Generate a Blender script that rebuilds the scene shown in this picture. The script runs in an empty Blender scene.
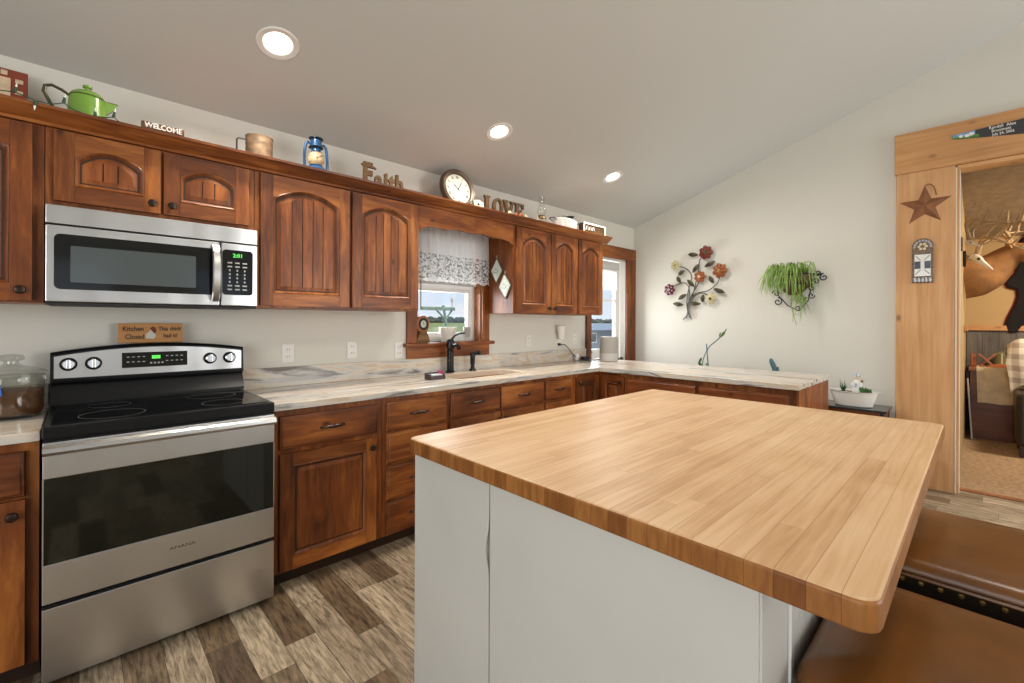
import bpy, bmesh, math, random
from math import sin, cos, pi, radians
from mathutils import Vector, Matrix
random.seed(7)
scn = bpy.context.scene
COL = scn.collection

# ------------------------------------------------------------------ camera
CAM_YAW = 0.8057
cam_d = bpy.data.cameras.new('camera')
cam_d.sensor_width = 36
cam_d.lens = 450.3 / 1024 * 36
cam_d.shift_y = -19.6 / 1024
cam_d.clip_start = 0.02
cam_d.clip_end = 2000
cam = bpy.data.objects.new('camera', cam_d)
cam.matrix_world = (Matrix.Translation((0, 0, 1.33)) @ Matrix.Rotation(CAM_YAW - pi / 2, 4, 'Z')
                    @ Matrix.Rotation(pi / 2, 4, 'X') @ Matrix.Rotation(0.0042, 4, 'Z'))
COL.objects.link(cam)
scn.camera = cam

# ------------------------------------------------------------------ colour management, sky, daylight
scn.view_settings.view_transform = 'Standard'
scn.view_settings.look = 'None'
scn.view_settings.gamma = 1
scn.view_settings.use_curve_mapping = False
scn.view_settings.exposure = -0.08
scn.cycles.use_denoising = True
scn.cycles.max_bounces = 10
scn.cycles.diffuse_bounces = 6
scn.cycles.glossy_bounces = 4
scn.cycles.transmission_bounces = 8
scn.cycles.transparent_max_bounces = 12
scn.cycles.caustics_reflective = False
scn.cycles.caustics_refractive = False
scn.cycles.sample_clamp_indirect = 4.0

world = bpy.data.worlds.new('sky')
scn.world = world
world.use_nodes = True
wn, wl = world.node_tree.nodes, world.node_tree.links
wn.clear()
w_out = wn.new('ShaderNodeOutputWorld')
w_bg = wn.new('ShaderNodeBackground')
w_bg.inputs['Strength'].default_value = 1.08
w_tc = wn.new('ShaderNodeTexCoord')
w_sep = wn.new('ShaderNodeSeparateXYZ')
w_ramp = wn.new('ShaderNodeValToRGB')
w_ramp.color_ramp.elements[0].position = 0.0
w_ramp.color_ramp.elements[0].color = (0.78, 0.88, 1.0, 1)
w_ramp.color_ramp.elements[1].position = 0.35
w_ramp.color_ramp.elements[1].color = (0.36, 0.58, 0.95, 1)
w_map = wn.new('ShaderNodeMapping')
w_map.inputs['Scale'].default_value = (3.0, 3.0, 9.0)
w_noise = wn.new('ShaderNodeTexNoise')
w_noise.inputs['Scale'].default_value = 2.2
w_noise.inputs['Detail'].default_value = 6
w_cr = wn.new('ShaderNodeValToRGB')
w_cr.color_ramp.elements[0].position = 0.54
w_cr.color_ramp.elements[1].position = 0.72
w_mix = wn.new('ShaderNodeMixRGB')
w_mix.inputs['Color2'].default_value = (0.95, 0.97, 1.0, 1)
wl.new(w_tc.outputs['Generated'], w_sep.inputs[0])
wl.new(w_sep.outputs['Z'], w_ramp.inputs['Fac'])
wl.new(w_tc.outputs['Generated'], w_map.inputs['Vector'])
wl.new(w_map.outputs[0], w_noise.inputs['Vector'])
wl.new(w_noise.outputs['Fac'], w_cr.inputs['Fac'])
wl.new(w_cr.outputs['Color'], w_mix.inputs['Fac'])
wl.new(w_ramp.outputs['Color'], w_mix.inputs['Color1'])
wl.new(w_mix.outputs['Color'], w_bg.inputs['Color'])
wl.new(w_bg.outputs[0], w_out.inputs['Surface'])


def area(name, loc, aim, sx, sy, power, col=(1, 1, 1), shape='RECTANGLE', spread=pi):
    d = bpy.data.lights.new(name, 'AREA')
    d.shape = shape
    d.size = sx
    if shape in ('RECTANGLE', 'ELLIPSE'):
        d.size_y = sy
    d.energy = power
    d.color = col
    d.spread = spread
    o = bpy.data.objects.new(name, d)
    o.location = loc
    o.rotation_euler = (Vector(aim) - Vector(loc)).to_track_quat('-Z', 'Y').to_euler()
    COL.objects.link(o)
    return o


FILL = (1.0, 0.995, 0.975)
# two added fill lamps behind the camera; daylight through glazed door and sink window
area('added_rear_fill', (3.8, -3.95, 1.4), (1.9, 2.0, 1.3), 1.8, 2.3, 120, FILL)
area('added_left_fill', (-3.05, -0.6, 1.45), (2.5, 0.6, 1.2), 3.2, 2.1, 100, FILL)
area('daylight_glazed_door', (4.43, 3.4, 1.35), (4.43, 0.0, 0.9), 0.7, 1.3, 45, (0.93, 0.97, 1.0))
area('daylight_sink_window', (2.18, 3.4, 1.5), (2.18, 0.0, 0.9), 0.6, 0.8, 30, (0.93, 0.97, 1.0))

sun_d = bpy.data.lights.new('sun', 'SUN'); sun_d.energy = 3.2; sun_d.color = (1.0, 0.95, 0.86); sun_d.angle = 0.01
sun_o = bpy.data.objects.new('sun', sun_d); sun_o.rotation_euler = Vector((-0.25, 0.5, -1.0)).to_track_quat('-Z', 'Y').to_euler(); COL.objects.link(sun_o)

SLOPE = 0.3242


def ceil_z(y):
    return 2.5 + SLOPE * (3 - y)


CAN_X = (0.70, 2.17, 3.61)
CAN_Y = 2.40
# ------------------------------------------------------------------ helpers
ORG = {}          # world origin of each thing (translation only)


def lab(o, label=None, cat=None, group=None, kind=None):
    if label: o['label'] = label
    if cat: o['category'] = cat
    if group: o['group'] = group
    if kind: o['kind'] = kind
    return o


def thing(name, label, cat, loc, rot=(0, 0, 0), group=None):
    o = bpy.data.objects.new(name, None)
    o.empty_display_size = 0.05
    o.location = loc
    o.rotation_euler = rot
    COL.objects.link(o)
    ORG[o.name] = Vector(loc)
    return lab(o, label, cat, group)


class B:
    """collects shapes into one bmesh"""
    def __init__(s, M=None):
        s.bm = bmesh.new()
        s.M = M
        s.mi = 0
        s.sm = False

    def v(s, co):
        co = Vector(co)
        if s.M is not None: co = s.M @ co
        return s.bm.verts.new(co)

    def f(s, vs):
        try:
            fc = s.bm.faces.new(vs)
        except ValueError:
            return None
        fc.material_index = s.mi
        return fc

    def box(s, x0, x1, y0, y1, z0, z1, bev=0.0, seg=2):
        c = [s.v((x, y, z)) for z in (z0, z1) for y in (y0, y1) for x in (x0, x1)]
        fs = [s.f([c[i] for i in q]) for q in ((0, 2, 3, 1), (4, 5, 7, 6), (0, 1, 5, 4), (2, 6, 7, 3), (0, 4, 6, 2), (1, 3, 7, 5))]
        if bev > 0:
            es = set()
            for q in fs:
                for e in q.edges: es.add(e)
            bmesh.ops.bevel(s.bm, geom=list(es), offset=bev, segments=seg, affect='EDGES', profile=0.5, material=-1)
        return s

    def prism(s, pts, vec, bev=0.0, seg=2):
        vec = Vector(vec)
        a = [s.v(p) for p in pts]
        b = [s.v(Vector(p) + vec) for p in pts]
        n = len(pts)
        fs = [s.f(a[::-1]), s.f(b)]
        for i in range(n):
            fs.append(s.f([a[i], a[(i + 1) % n], b[(i + 1) % n], b[i]]))
        if bev > 0:
            es = set()
            for q in fs[:2]:
                if q:
                    for e in q.edges: es.add(e)
            bmesh.ops.bevel(s.bm, geom=list(es), offset=bev, segments=seg, affect='EDGES', profile=0.5, material=-1)
        return s

    def loft(s, rings, cap0=True, cap1=True, closed=True):
        R = [[s.v(p) for p in r] for r in rings]
        n = len(R[0])
        for a, b in zip(R, R[1:]):
            for i in range(n if closed else n - 1):
                j = (i + 1) % n
                s.f([a[i], a[j], b[j], b[i]])
        if cap0: s.f(R[0][::-1])
        if cap1: s.f(R[-1])
        return s

    def lathe(s, prof, c=(0, 0, 0), n=24, axis='Z', sx=1.0, sy=1.0, cap=True):
        rings = []
        for r, h in prof:
            ring = []
            for k in range(n):
                a = 2 * pi * k / n
                p = (r * cos(a) * sx, r * sin(a) * sy, h)
                if axis == 'Y': p = (p[0], -p[2], p[1])       # axis pointing to -Y
                elif axis == 'X': p = (-p[2], -p[0], p[1])    # axis pointing to -X
                ring.append(Vector(p) + Vector(c))
            rings.append(ring)
        return s.loft(rings, cap, cap)

    def tube(s, pts, r, n=8, cap=True, flat=None):
        pts = [Vector(p) for p in pts]
        rr = r if isinstance(r, (list, tuple)) else [r] * len(pts)
        rings = []
        up = None
        for i, p in enumerate(pts):
            t = (pts[min(i + 1, len(pts) - 1)] - pts[max(i - 1, 0)])
            if t.length < 1e-9: t = Vector((0, 0, 1))
            t.normalize()
            if up is None:
                up = Vector((0, 0, 1)) if abs(t.z) < 0.9 else Vector((1, 0, 0))
            u = (up - t * up.dot(t))
            if u.length < 1e-6: u = t.orthogonal()
            u.normalize()
            w = t.cross(u)
            up = u
            fl = flat or 1.0
            rings.append([p + (u * cos(2 * pi * k / n) + w * sin(2 * pi * k / n) * fl) * rr[i] for k in range(n)])
        return s.loft(rings, cap, cap)

    def ball(s, c, r, n=12, m=8, rot=None):
        if not isinstance(r, (list, tuple)): r = (r, r, r)
        c = Vector(c)
        rings = []
        for i in range(m + 1):
            th = pi * i / m
            rad = max(sin(th), 0.02)
            ring = []
            for k in range(n):
                p = Vector((rad * cos(2 * pi * k / n) * r[0], rad * sin(2 * pi * k / n) * r[1], -cos(th) * r[2]))
                if rot is not None: p = rot @ p
                ring.append(c + p)
            rings.append(ring)
        return s.loft(rings)

    def ribbon(s, pts, w, side=(0, 1, 0), droop=0.0):
        """leaf or blade: strip tapering to its tip, with a folded midrib"""
        pts = [Vector(p) for p in pts]
        n = len(pts)
        L, C, R = [], [], []
        sd = Vector(side)
        for i, p in enumerate(pts):
            t = i / (n - 1)
            ww = w * (1 - t) ** 0.6 if not callable(w) else w(t)
            tan = (pts[min(i + 1, n - 1)] - pts[max(i - 1, 0)]).normalized()
            q = sd - tan * sd.dot(tan)
            q = q.normalized() if q.length > 1e-5 else tan.orthogonal()
            nrm = tan.cross(q)
            L.append(s.v(p - q * ww)); R.append(s.v(p + q * ww)); C.append(s.v(p - nrm * ww * 0.25))
        for i in range(n - 1):
            s.f([L[i], C[i], C[i + 1], L[i + 1]])
            s.f([C[i], R[i], R[i + 1], C[i + 1]])
        return s

    def done(s, name, mats, parent=None, local=False, smooth=True, ang=32, solid=0.0, sub=0, wn_=True):
        if s.bm.faces:
            bmesh.ops.recalc_face_normals(s.bm, faces=s.bm.faces[:])
        if parent is not None and not local:
            off = ORG[parent.name]
            for v in s.bm.verts: v.co -= off
        me = bpy.data.meshes.new(name)
        s.bm.to_mesh(me)
        s.bm.free()
        if not isinstance(mats, (list, tuple)): mats = [mats]
        for m in mats: me.materials.append(m)
        if smooth:
            me.shade_smooth()
            me.set_sharp_from_angle(angle=radians(ang))
        o = bpy.data.objects.new(name, me)
        COL.objects.link(o)
        if solid > 0:
            md = o.modifiers.new('solid', 'SOLIDIFY'); md.thickness = solid; md.offset = 0
        if smooth and wn_:
            md = o.modifiers.new('weighted_normals', 'WEIGHTED_NORMAL'); md.keep_sharp = True; md.weight = 80
        if sub:
            md = o.modifiers.new('sub', 'SUBSURF'); md.levels = sub; md.render_levels = sub
        if parent is not None:
            o.parent = parent
            ORG[o.name] = Vector((0, 0, 0)) if local else ORG[parent.name]
        return o

    def solo(s, name, mats, label, cat, loc, group=None, kind=None, **kw):
        """a thing that is one mesh; geometry given in world space, origin moved to loc"""
        for v in s.bm.verts: v.co -= Vector(loc)
        o = s.done(name, mats, None, **kw)
        o.location = loc
        ORG[o.name] = Vector(loc)
        return lab(o, label, cat, group, kind)

    def struct(s, name, mats, label=None, cat=None, parent=None, **kw):
        o = s.done(name, mats, parent, **kw)
        if parent is None:
            ORG[o.name] = Vector((0, 0, 0))
            lab(o, label, cat, None, 'structure')
        return o


def copy_tree(o, parent=None):
    c = o.copy(); COL.objects.link(c)
    if parent: c.parent = parent
    ORG[c.name] = ORG.get(o.name, Vector((0, 0, 0)))
    for ch in o.children: copy_tree(ch, c)
    return c


def text_obj(name, body, size, extrude, mat, parent, M, align='CENTER', bold=0.0, local=False, sx=1.0):
    cu = bpy.data.curves.new(name, 'FONT')
    cu.body = body; cu.size = size; cu.extrude = extrude; cu.offset = bold
    cu.align_x = align; cu.align_y = 'CENTER'
    cu.resolution_u = 2
    t = bpy.data.objects.new(name + '_tmp', cu)
    COL.objects.link(t)
    dg = bpy.context.evaluated_depsgraph_get()
    me = bpy.data.meshes.new_from_object(t.evaluated_get(dg))
    bpy.data.objects.remove(t); bpy.data.curves.remove(cu)
    me.transform(Matrix.Diagonal((sx, 1, 1, 1)))
    me.transform(M)
    if parent is not None and not local:
        me.transform(Matrix.Translation(-ORG[parent.name]))
    me.materials.clear(); me.materials.append(mat)
    o = bpy.data.objects.new(name, me)
    COL.objects.link(o)
    if parent is not None:
        o.parent = parent
        ORG[o.name] = ORG[parent.name]
    return o


def frame_M(origin, u, v, w):
    """local (u,v,w) axes to world"""
    M = Matrix.Identity(4)
    for i, a in enumerate((u, v, w)):
        for r in range(3): M[r][i] = a[r]
    for r in range(3): M[r][3] = origin[r]
    return M


def BACK(x, y, z): return frame_M((x, y, z), (1, 0, 0), (0, 0, 1), (0, -1, 0))      # faces -Y
def SIDE(x, y, z): return frame_M((x, y, z), (0, -1, 0), (0, 0, 1), (-1, 0, 0))     # faces -X


# ------------------------------------------------------------------ materials
def new_mat(name):
    m = bpy.data.materials.new(name)
    m.use_nodes = True
    nt = m.node_tree
    return m, nt, nt.nodes['Principled BSDF'], nt.nodes['Material Output']


def simple(name, col, rough=0.5, metal=0.0, coat=0.0, emit=None, es=0.0, noise=0.0, nscale=8.0, bump=0.0, bscale=120.0, trans=0.0, spec=None):
    m, nt, p, out = new_mat(name)
    p.inputs['Base Color'].default_value = (*col, 1)
    p.inputs['Roughness'].default_value = rough
    p.inputs['Metallic'].default_value = metal
    p.inputs['Coat Weight'].default_value = coat
    if spec is not None: p.inputs['Specular IOR Level'].default_value = spec
    if trans: p.inputs['Transmission Weight'].default_value = trans
    if emit:
        p.inputs['Emission Color'].default_value = (*emit, 1)
        p.inputs['Emission Strength'].default_value = es
    tc = nt.nodes.new('ShaderNodeTexCoord')
    if noise > 0:
        nz = nt.nodes.new('ShaderNodeTexNoise'); nz.inputs['Scale'].default_value = nscale; nz.inputs['Detail'].default_value = 5
        rp = nt.nodes.new('ShaderNodeValToRGB')
        rp.color_ramp.elements[0].position = 0.3; rp.color_ramp.elements[1].position = 0.7
        rp.color_ramp.elements[0].color = (*[c * (1 - noise) for c in col], 1)
        rp.color_ramp.elements[1].color = (*[min(1, c * (1 + noise)) for c in col], 1)
        nt.links.new(tc.outputs['Object'], nz.inputs['Vector'])
        nt.links.new(nz.outputs['Fac'], rp.inputs['Fac'])
        nt.links.new(rp.outputs['Color'], p.inputs['Base Color'])
    if bump > 0:
        nb = nt.nodes.new('ShaderNodeTexNoise'); nb.inputs['Scale'].default_value = bscale; nb.inputs['Detail'].default_value = 3
        bp = nt.nodes.new('ShaderNodeBump'); bp.inputs['Strength'].default_value = bump; bp.inputs['Distance'].default_value = 0.004
        nt.links.new(tc.outputs['Object'], nb.inputs['Vector'])
        nt.links.new(nb.outputs['Fac'], bp.inputs['Height'])
        nt.links.new(bp.outputs['Normal'], p.inputs['Normal'])
    return m


def wood(name, axis, dark, mid, light, rough=0.38, coat=0.25, scale=1.0, knots=0.0, stretch=0.07, grain=0.5, bump=0.06, knot_col=None, knot_scale=5.0, board=0.0, spec=0.5, knot_size=0.13):
    """procedural wood, grain along the given object axis"""
    m, nt, p, out = new_mat(name)
    N, L = nt.nodes, nt.links
    p.inputs['Roughness'].default_value = rough
    p.inputs['Coat Weight'].default_value = coat
    p.inputs['Coat Roughness'].default_value = 0.25
    p.inputs['Specular IOR Level'].default_value = spec
    tc = N.new('ShaderNodeTexCoord'); oi = N.new('ShaderNodeObjectInfo')
    cm = N.new('ShaderNodeCombineXYZ')
    ml = N.new('ShaderNodeMath'); ml.operation = 'MULTIPLY'; ml.inputs[1].default_value = 37.0
    L.new(oi.outputs['Random'], ml.inputs[0])
    for i in range(3): L.new(ml.outputs[0], cm.inputs[i])
    ad = N.new('ShaderNodeVectorMath'); ad.operation = 'ADD'
    L.new(tc.outputs['Object'], ad.inputs[0]); L.new(cm.outputs[0], ad.inputs[1])
    mp = N.new('ShaderNodeMapping')
    sc = [1.0, 1.0, 1.0]; sc['XYZ'.index(axis)] = stretch
    mp.inputs['Scale'].default_value = [q * scale for q in sc]
    L.new(ad.outputs[0], mp.inputs['Vector'])
    n1 = N.new('ShaderNodeTexNoise'); n1.inputs['Scale'].default_value = 16; n1.inputs['Detail'].default_value = 6; n1.inputs['Roughness'].default_value = 0.6; n1.inputs['Distortion'].default_value = 0.9
    L.new(mp.outputs[0], n1.inputs['Vector'])
    n2 = N.new('ShaderNodeTexNoise'); n2.inputs['Scale'].default_value = 90; n2.inputs['Detail'].default_value = 3
    L.new(mp.outputs[0], n2.inputs['Vector'])
    mp3 = N.new('ShaderNodeMapping')
    s3 = [1.0, 1.0, 1.0]; s3['XYZ'.index(axis)] = 0.4
    mp3.inputs['Scale'].default_value = [q * scale for q in s3]
    L.new(ad.outputs[0], mp3.inputs['Vector'])
    n3 = N.new('ShaderNodeTexNoise'); n3.inputs['Scale'].default_value = 3.5; n3.inputs['Detail'].default_value = 3
    L.new(mp3.outputs[0], n3.inputs['Vector'])
    a1 = N.new('ShaderNodeMath'); a1.operation = 'MULTIPLY_ADD'; a1.inputs[1].default_value = grain; a1.inputs[2].default_value = 0.0
    L.new(n2.outputs['Fac'], a1.inputs[0])
    a2 = N.new('ShaderNodeMath'); a2.operation = 'ADD'
    L.new(n1.outputs['Fac'], a2.inputs[0]); L.new(a1.outputs[0], a2.inputs[1])
    a3 = N.new('ShaderNodeMath'); a3.operation = 'ADD'
    L.new(a2.outputs[0], a3.inputs[0]); L.new(n3.outputs['Fac'], a3.inputs[1])
    a4 = N.new('ShaderNodeMath'); a4.operation = 'DIVIDE'; a4.inputs[1].default_value = 2.0 + grain
    L.new(a3.outputs[0], a4.inputs[0])
    rp = N.new('ShaderNodeValToRGB')
    e = rp.color_ramp.elements
    e[0].position = 0.36; e[0].color = (*dark, 1)
    e[1].position = 0.64; e[1].color = (*light, 1)
    q = e.new(0.5); q.color = (*mid, 1)
    L.new(a4.outputs[0], rp.inputs['Fac'])
    colout = rp.outputs['Color']
    if knots > 0:
        mp2 = N.new('ShaderNodeMapping')
        s2 = [1.0, 1.0, 1.0]; s2['XYZ'.index(axis)] = 0.55
        mp2.inputs['Scale'].default_value = s2
        L.new(ad.outputs[0], mp2.inputs['Vector'])
        vo = N.new('ShaderNodeTexVoronoi'); vo.inputs['Scale'].default_value = knot_scale
        L.new(mp2.outputs[0], vo.inputs['Vector'])
        kr = N.new('ShaderNodeValToRGB')
        kr.color_ramp.elements[0].position = 0.02; kr.color_ramp.elements[0].color = (knots, knots, knots, 1)
        kr.color_ramp.elements[1].position = knot_size; kr.color_ramp.elements[1].color = (0, 0, 0, 1)
        L.new(vo.outputs['Distance'], kr.inputs['Fac'])
        mx = N.new('ShaderNodeMixRGB')
        kc = knot_col or [c * 0.45 for c in dark]
        mx.inputs['Color2'].default_value = (*kc, 1)
        L.new(kr.outputs['Color'], mx.inputs['Fac']); L.new(colout, mx.inputs['Color1'])
        colout = mx.outputs['Color']
    if board > 0:
        ge = N.new('ShaderNodeNewGeometry')
        mr = N.new('ShaderNodeMapRange'); mr.inputs['To Min'].default_value = 1 - board; mr.inputs['To Max'].default_value = 1 + board * 0.7
        L.new(ge.outputs['Random Per Island'], mr.inputs['Value'])
        vm = N.new('ShaderNodeVectorMath'); vm.operation = 'SCALE'
        L.new(colout, vm.inputs[0]); L.new(mr.outputs[0], vm.inputs['Scale'])
        colout = vm.outputs[0]
    L.new(colout, p.inputs['Base Color'])
    if bump > 0:
        bp = N.new('ShaderNodeBump'); bp.inputs['Strength'].default_value = bump; bp.inputs['Distance'].default_value = 0.003
        L.new(a4.outputs[0], bp.inputs['Height']); L.new(bp.outputs['Normal'], p.inputs['Normal'])
    return m


def board_nodes(nt, u, v, length, width, gap):
    """boards of the given length and width in random stagger: (random value per board, second random, seam mask)"""
    N, L = nt.nodes, nt.links

    def mth(op, a_, b_=None, c_=None):
        n = N.new('ShaderNodeMath'); n.operation = op
        for i, q in enumerate((a_, b_, c_)):
            if q is None: continue
            if isinstance(q, (int, float)): n.inputs[i].default_value = q
            else: L.new(q, n.inputs[i])
        return n.outputs[0]

    vr = mth('DIVIDE', v, width)
    row = mth('FLOOR', vr)
    fv = mth('SUBTRACT', vr, row)
    w1 = N.new('ShaderNodeTexWhiteNoise'); w1.noise_dimensions = '1D'
    L.new(row, w1.inputs['W'])
    ur = mth('ADD', mth('DIVIDE', u, length), mth('MULTIPLY', w1.outputs['Value'], 7.0))
    colm = mth('FLOOR', ur)
    fu = mth('SUBTRACT', ur, colm)
    cb = N.new('ShaderNodeCombineXYZ'); L.new(row, cb.inputs[0]); L.new(colm, cb.inputs[1])
    w2 = N.new('ShaderNodeTexWhiteNoise'); w2.noise_dimensions = '2D'
    L.new(cb.outputs[0], w2.inputs['Vector'])
    ev = mth('MULTIPLY', mth('MINIMUM', fv, mth('SUBTRACT', 1.0, fv)), width)
    eu = mth('MULTIPLY', mth('MINIMUM', fu, mth('SUBTRACT', 1.0, fu)), length)
    e_ = mth('MINIMUM', ev, eu)
    seam = mth('LESS_THAN', e_, gap)
    return w2.outputs['Value'], w2.outputs['Color'], seam


def plank_floor(name):
    """vinyl planks 12 x 60 cm along Y in mixed greys and browns"""
    m, nt, p, out = new_mat(name)
    N, L = nt.nodes, nt.links
    p.inputs['Roughness'].default_value = 0.5
    p.inputs['Specular IOR Level'].default_value = 0.35
    tc = N.new('ShaderNodeTexCoord')
    sp = N.new('ShaderNodeSeparateXYZ')
    L.new(tc.outputs['Object'], sp.inputs[0])
    rnd, rcol, seam = board_nodes(nt, sp.outputs['Y'], sp.outputs['X'], 0.62, 0.122, 0.0011)
    rp = N.new('ShaderNodeValToRGB')
    rp.color_ramp.interpolation = 'LINEAR'
    e = rp.color_ramp.elements
    e[0].position = 0.0; e[0].color = (0.105, 0.070, 0.042, 1)
    e[1].position = 1.0; e[1].color = (0.46, 0.38, 0.275, 1)
    q = e.new(0.30); q.color = (0.16, 0.106, 0.06, 1)
    q = e.new(0.45); q.color = (0.27, 0.21, 0.145, 1)
    q = e.new(0.75); q.color = (0.38, 0.305, 0.215, 1)
    L.new(rnd, rp.inputs['Fac'])
    ad = N.new('ShaderNodeVectorMath'); ad.operation = 'MULTIPLY_ADD'
    ad.inputs[1].default_value = (13, 13, 13); L.new(rcol, ad.inputs[0]); L.new(tc.outputs['Object'], ad.inputs[2])
    mp = N.new('ShaderNodeMapping'); mp.inputs['Scale'].default_value = (52, 5.5, 1)
    L.new(ad.outputs[0], mp.inputs['Vector'])
    n1 = N.new('ShaderNodeTexNoise'); n1.inputs['Scale'].default_value = 1.5; n1.inputs['Detail'].default_value = 8; n1.inputs['Roughness'].default_value = 0.7; n1.inputs['Distortion'].default_value = 0.5
    L.new(mp.outputs[0], n1.inputs['Vector'])
    g = N.new('ShaderNodeValToRGB')
    g.color_ramp.elements[0].position = 0.34; g.color_ramp.elements[0].color = (0.28, 0.25, 0.21, 1)
    g.color_ramp.elements[1].position = 0.60; g.color_ramp.elements[1].color = (1.4, 1.38, 1.36, 1)
    L.new(n1.outputs['Fac'], g.inputs['Fac'])
    mx = N.new('ShaderNodeMixRGB'); mx.blend_type = 'MULTIPLY'; mx.inputs['Fac'].default_value = 1
    L.new(rp.outputs['Color'], mx.inputs['Color1']); L.new(g.outputs['Color'], mx.inputs['Color2'])
    m2 = N.new('ShaderNodeMixRGB'); m2.inputs['Color2'].default_value = (0.06, 0.045, 0.03, 1)
    L.new(seam, m2.inputs['Fac']); L.new(mx.outputs['Color'], m2.inputs['Color1'])
    L.new(m2.outputs['Color'], p.inputs['Base Color'])
    return m


def butcher(name, end=False):
    m, nt, p, out = new_mat(name)
    N, L = nt.nodes, nt.links
    p.inputs['Roughness'].default_value = 0.42
    p.inputs['Specular IOR Level'].default_value = 0.35
    tc = N.new('ShaderNodeTexCoord')
    sp = N.new('ShaderNodeSeparateXYZ')
    L.new(tc.outputs['Object'], sp.inputs[0])
    rnd, rcol, seam = board_nodes(nt, sp.outputs['X'], sp.outputs['Y'], 1.15 if not end else 60.0, 0.0465, 0.0006)
    ad = N.new('ShaderNodeVectorMath'); ad.operation = 'MULTIPLY_ADD'
    ad.inputs[1].default_value = (9, 9, 9); L.new(rcol, ad.inputs[0]); L.new(tc.outputs['Object'], ad.inputs[2])
    mp = N.new('ShaderNodeMapping'); mp.inputs['Scale'].default_value = (1.4, 26, 26) if not end else (20, 20, 4)
    L.new(ad.outputs[0], mp.inputs['Vector'])
    n1 = N.new('ShaderNodeTexNoise'); n1.inputs['Scale'].default_value = 3.0; n1.inputs['Detail'].default_value = 6; n1.inputs['Distortion'].default_value = 0.5
    L.new(mp.outputs[0], n1.inputs['Vector'])
    n2 = N.new('ShaderNodeTexNoise'); n2.inputs['Scale'].default_value = 2.2; n2.inputs['Detail'].default_value = 3
    L.new(tc.outputs['Object'], n2.inputs['Vector'])
    a = N.new('ShaderNodeMath'); a.operation = 'MULTIPLY_ADD'; a.inputs[1].default_value = 0.36 if not end else 0.5
    L.new(n1.outputs['Fac'], a.inputs[2]); L.new(rnd, a.inputs[0])
    b = N.new('ShaderNodeMath'); b.operation = 'ADD'
    L.new(a.outputs[0], b.inputs[0]); L.new(n2.outputs['Fac'], b.inputs[1])
    c = N.new('ShaderNodeMath'); c.operation = 'MULTIPLY'; c.inputs[1].default_value = 0.41
    L.new(b.outputs[0], c.inputs[0])
    rp = N.new('ShaderNodeValToRGB')
    e = rp.color_ramp.elements
    if not end:
        e[0].position = 0.34; e[0].color = (0.47, 0.265, 0.120, 1)
        e[1].position = 0.66; e[1].color = (0.68, 0.475, 0.285, 1)
        q = e.new(0.5); q.color = (0.60, 0.385, 0.205, 1)
    else:
        e[0].position = 0.36; e[0].color = (0.15, 0.050, 0.010, 1)
        e[1].position = 0.64; e[1].color = (0.36, 0.150, 0.038, 1)
        q = e.new(0.5); q.color = (0.24, 0.088, 0.020, 1)
    L.new(c.outputs[0], rp.inputs['Fac'])
    mm = N.new('ShaderNodeMixRGB'); mm.blend_type = 'MULTIPLY'
    mm.inputs['Color2'].default_value = (0.66, 0.52, 0.40, 1)
    L.new(seam, mm.inputs['Fac']); L.new(rp.outputs['Color'], mm.inputs['Color1'])
    L.new(mm.outputs['Color'], p.inputs['Base Color'])
    return m


def laminate(name, axis):
    """cream and grey streaked stone-look laminate"""
    m, nt, p, out = new_mat(name)
    N, L = nt.nodes, nt.links
    p.inputs['Roughness'].default_value = 0.2
    tc = N.new('ShaderNodeTexCoord')
    mp = N.new('ShaderNodeMapping')
    sc = [7.0, 7.0, 7.0]; sc['XYZ'.index(axis)] = 1.0
    mp.inputs['Scale'].default_value = sc
    L.new(tc.outputs['Object'], mp.inputs['Vector'])
    n1 = N.new('ShaderNodeTexNoise'); n1.inputs['Scale'].default_value = 1.7; n1.inputs['Detail'].default_value = 8; n1.inputs['Roughness'].default_value = 0.6; n1.inputs['Distortion'].default_value = 1.2
    L.new(mp.outputs[0], n1.inputs['Vector'])
    rp = N.new('ShaderNodeValToRGB')
    e = rp.color_ramp.elements
    e[0].position = 0.33; e[0].color = (0.15, 0.125, 0.105, 1)
    e[1].position = 0.72; e[1].color = (0.70, 0.68, 0.65, 1)
    for pos, c in ((0.39, (0.30, 0.285, 0.27)), (0.45, (0.56, 0.54, 0.51)), (0.53, (0.66, 0.59, 0.49)), (0.58, (0.55, 0.43, 0.31)), (0.63, (0.66, 0.62, 0.56))):
        q = e.new(pos); q.color = (*c, 1)
    L.new(n1.outputs['Fac'], rp.inputs['Fac'])
    L.new(rp.outputs['Color'], p.inputs['Base Color'])
    return m


def glass_thin(name, tint=(1, 1, 1), gloss=0.08, rough=0.0):
    m, nt, p, out = new_mat(name)
    N, L = nt.nodes, nt.links
    N.remove(p)
    t = N.new('ShaderNodeBsdfTransparent'); t.inputs['Color'].default_value = (*tint, 1)
    g = N.new('ShaderNodeBsdfGlossy'); g.inputs['Roughness'].default_value = rough
    lw = N.new('ShaderNodeLayerWeight'); lw.inputs['Blend'].default_value = 0.5
    pw = N.new('ShaderNodeMath'); pw.operation = 'POWER'; pw.inputs[1].default_value = 4.0
    md = N.new('ShaderNodeMath'); md.operation = 'MULTIPLY_ADD'; md.inputs[1].default_value = 0.55; md.inputs[2].default_value = gloss * 0.6
    mx = N.new('ShaderNodeMixShader')
    L.new(lw.outputs['Facing'], pw.inputs[0]); L.new(pw.outputs[0], md.inputs[0]); L.new(md.outputs[0], mx.inputs['Fac'])
    L.new(t.outputs[0], mx.inputs[1]); L.new(g.outputs[0], mx.inputs[2]); L.new(mx.outputs[0], out.inputs['Surface'])
    return m


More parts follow.
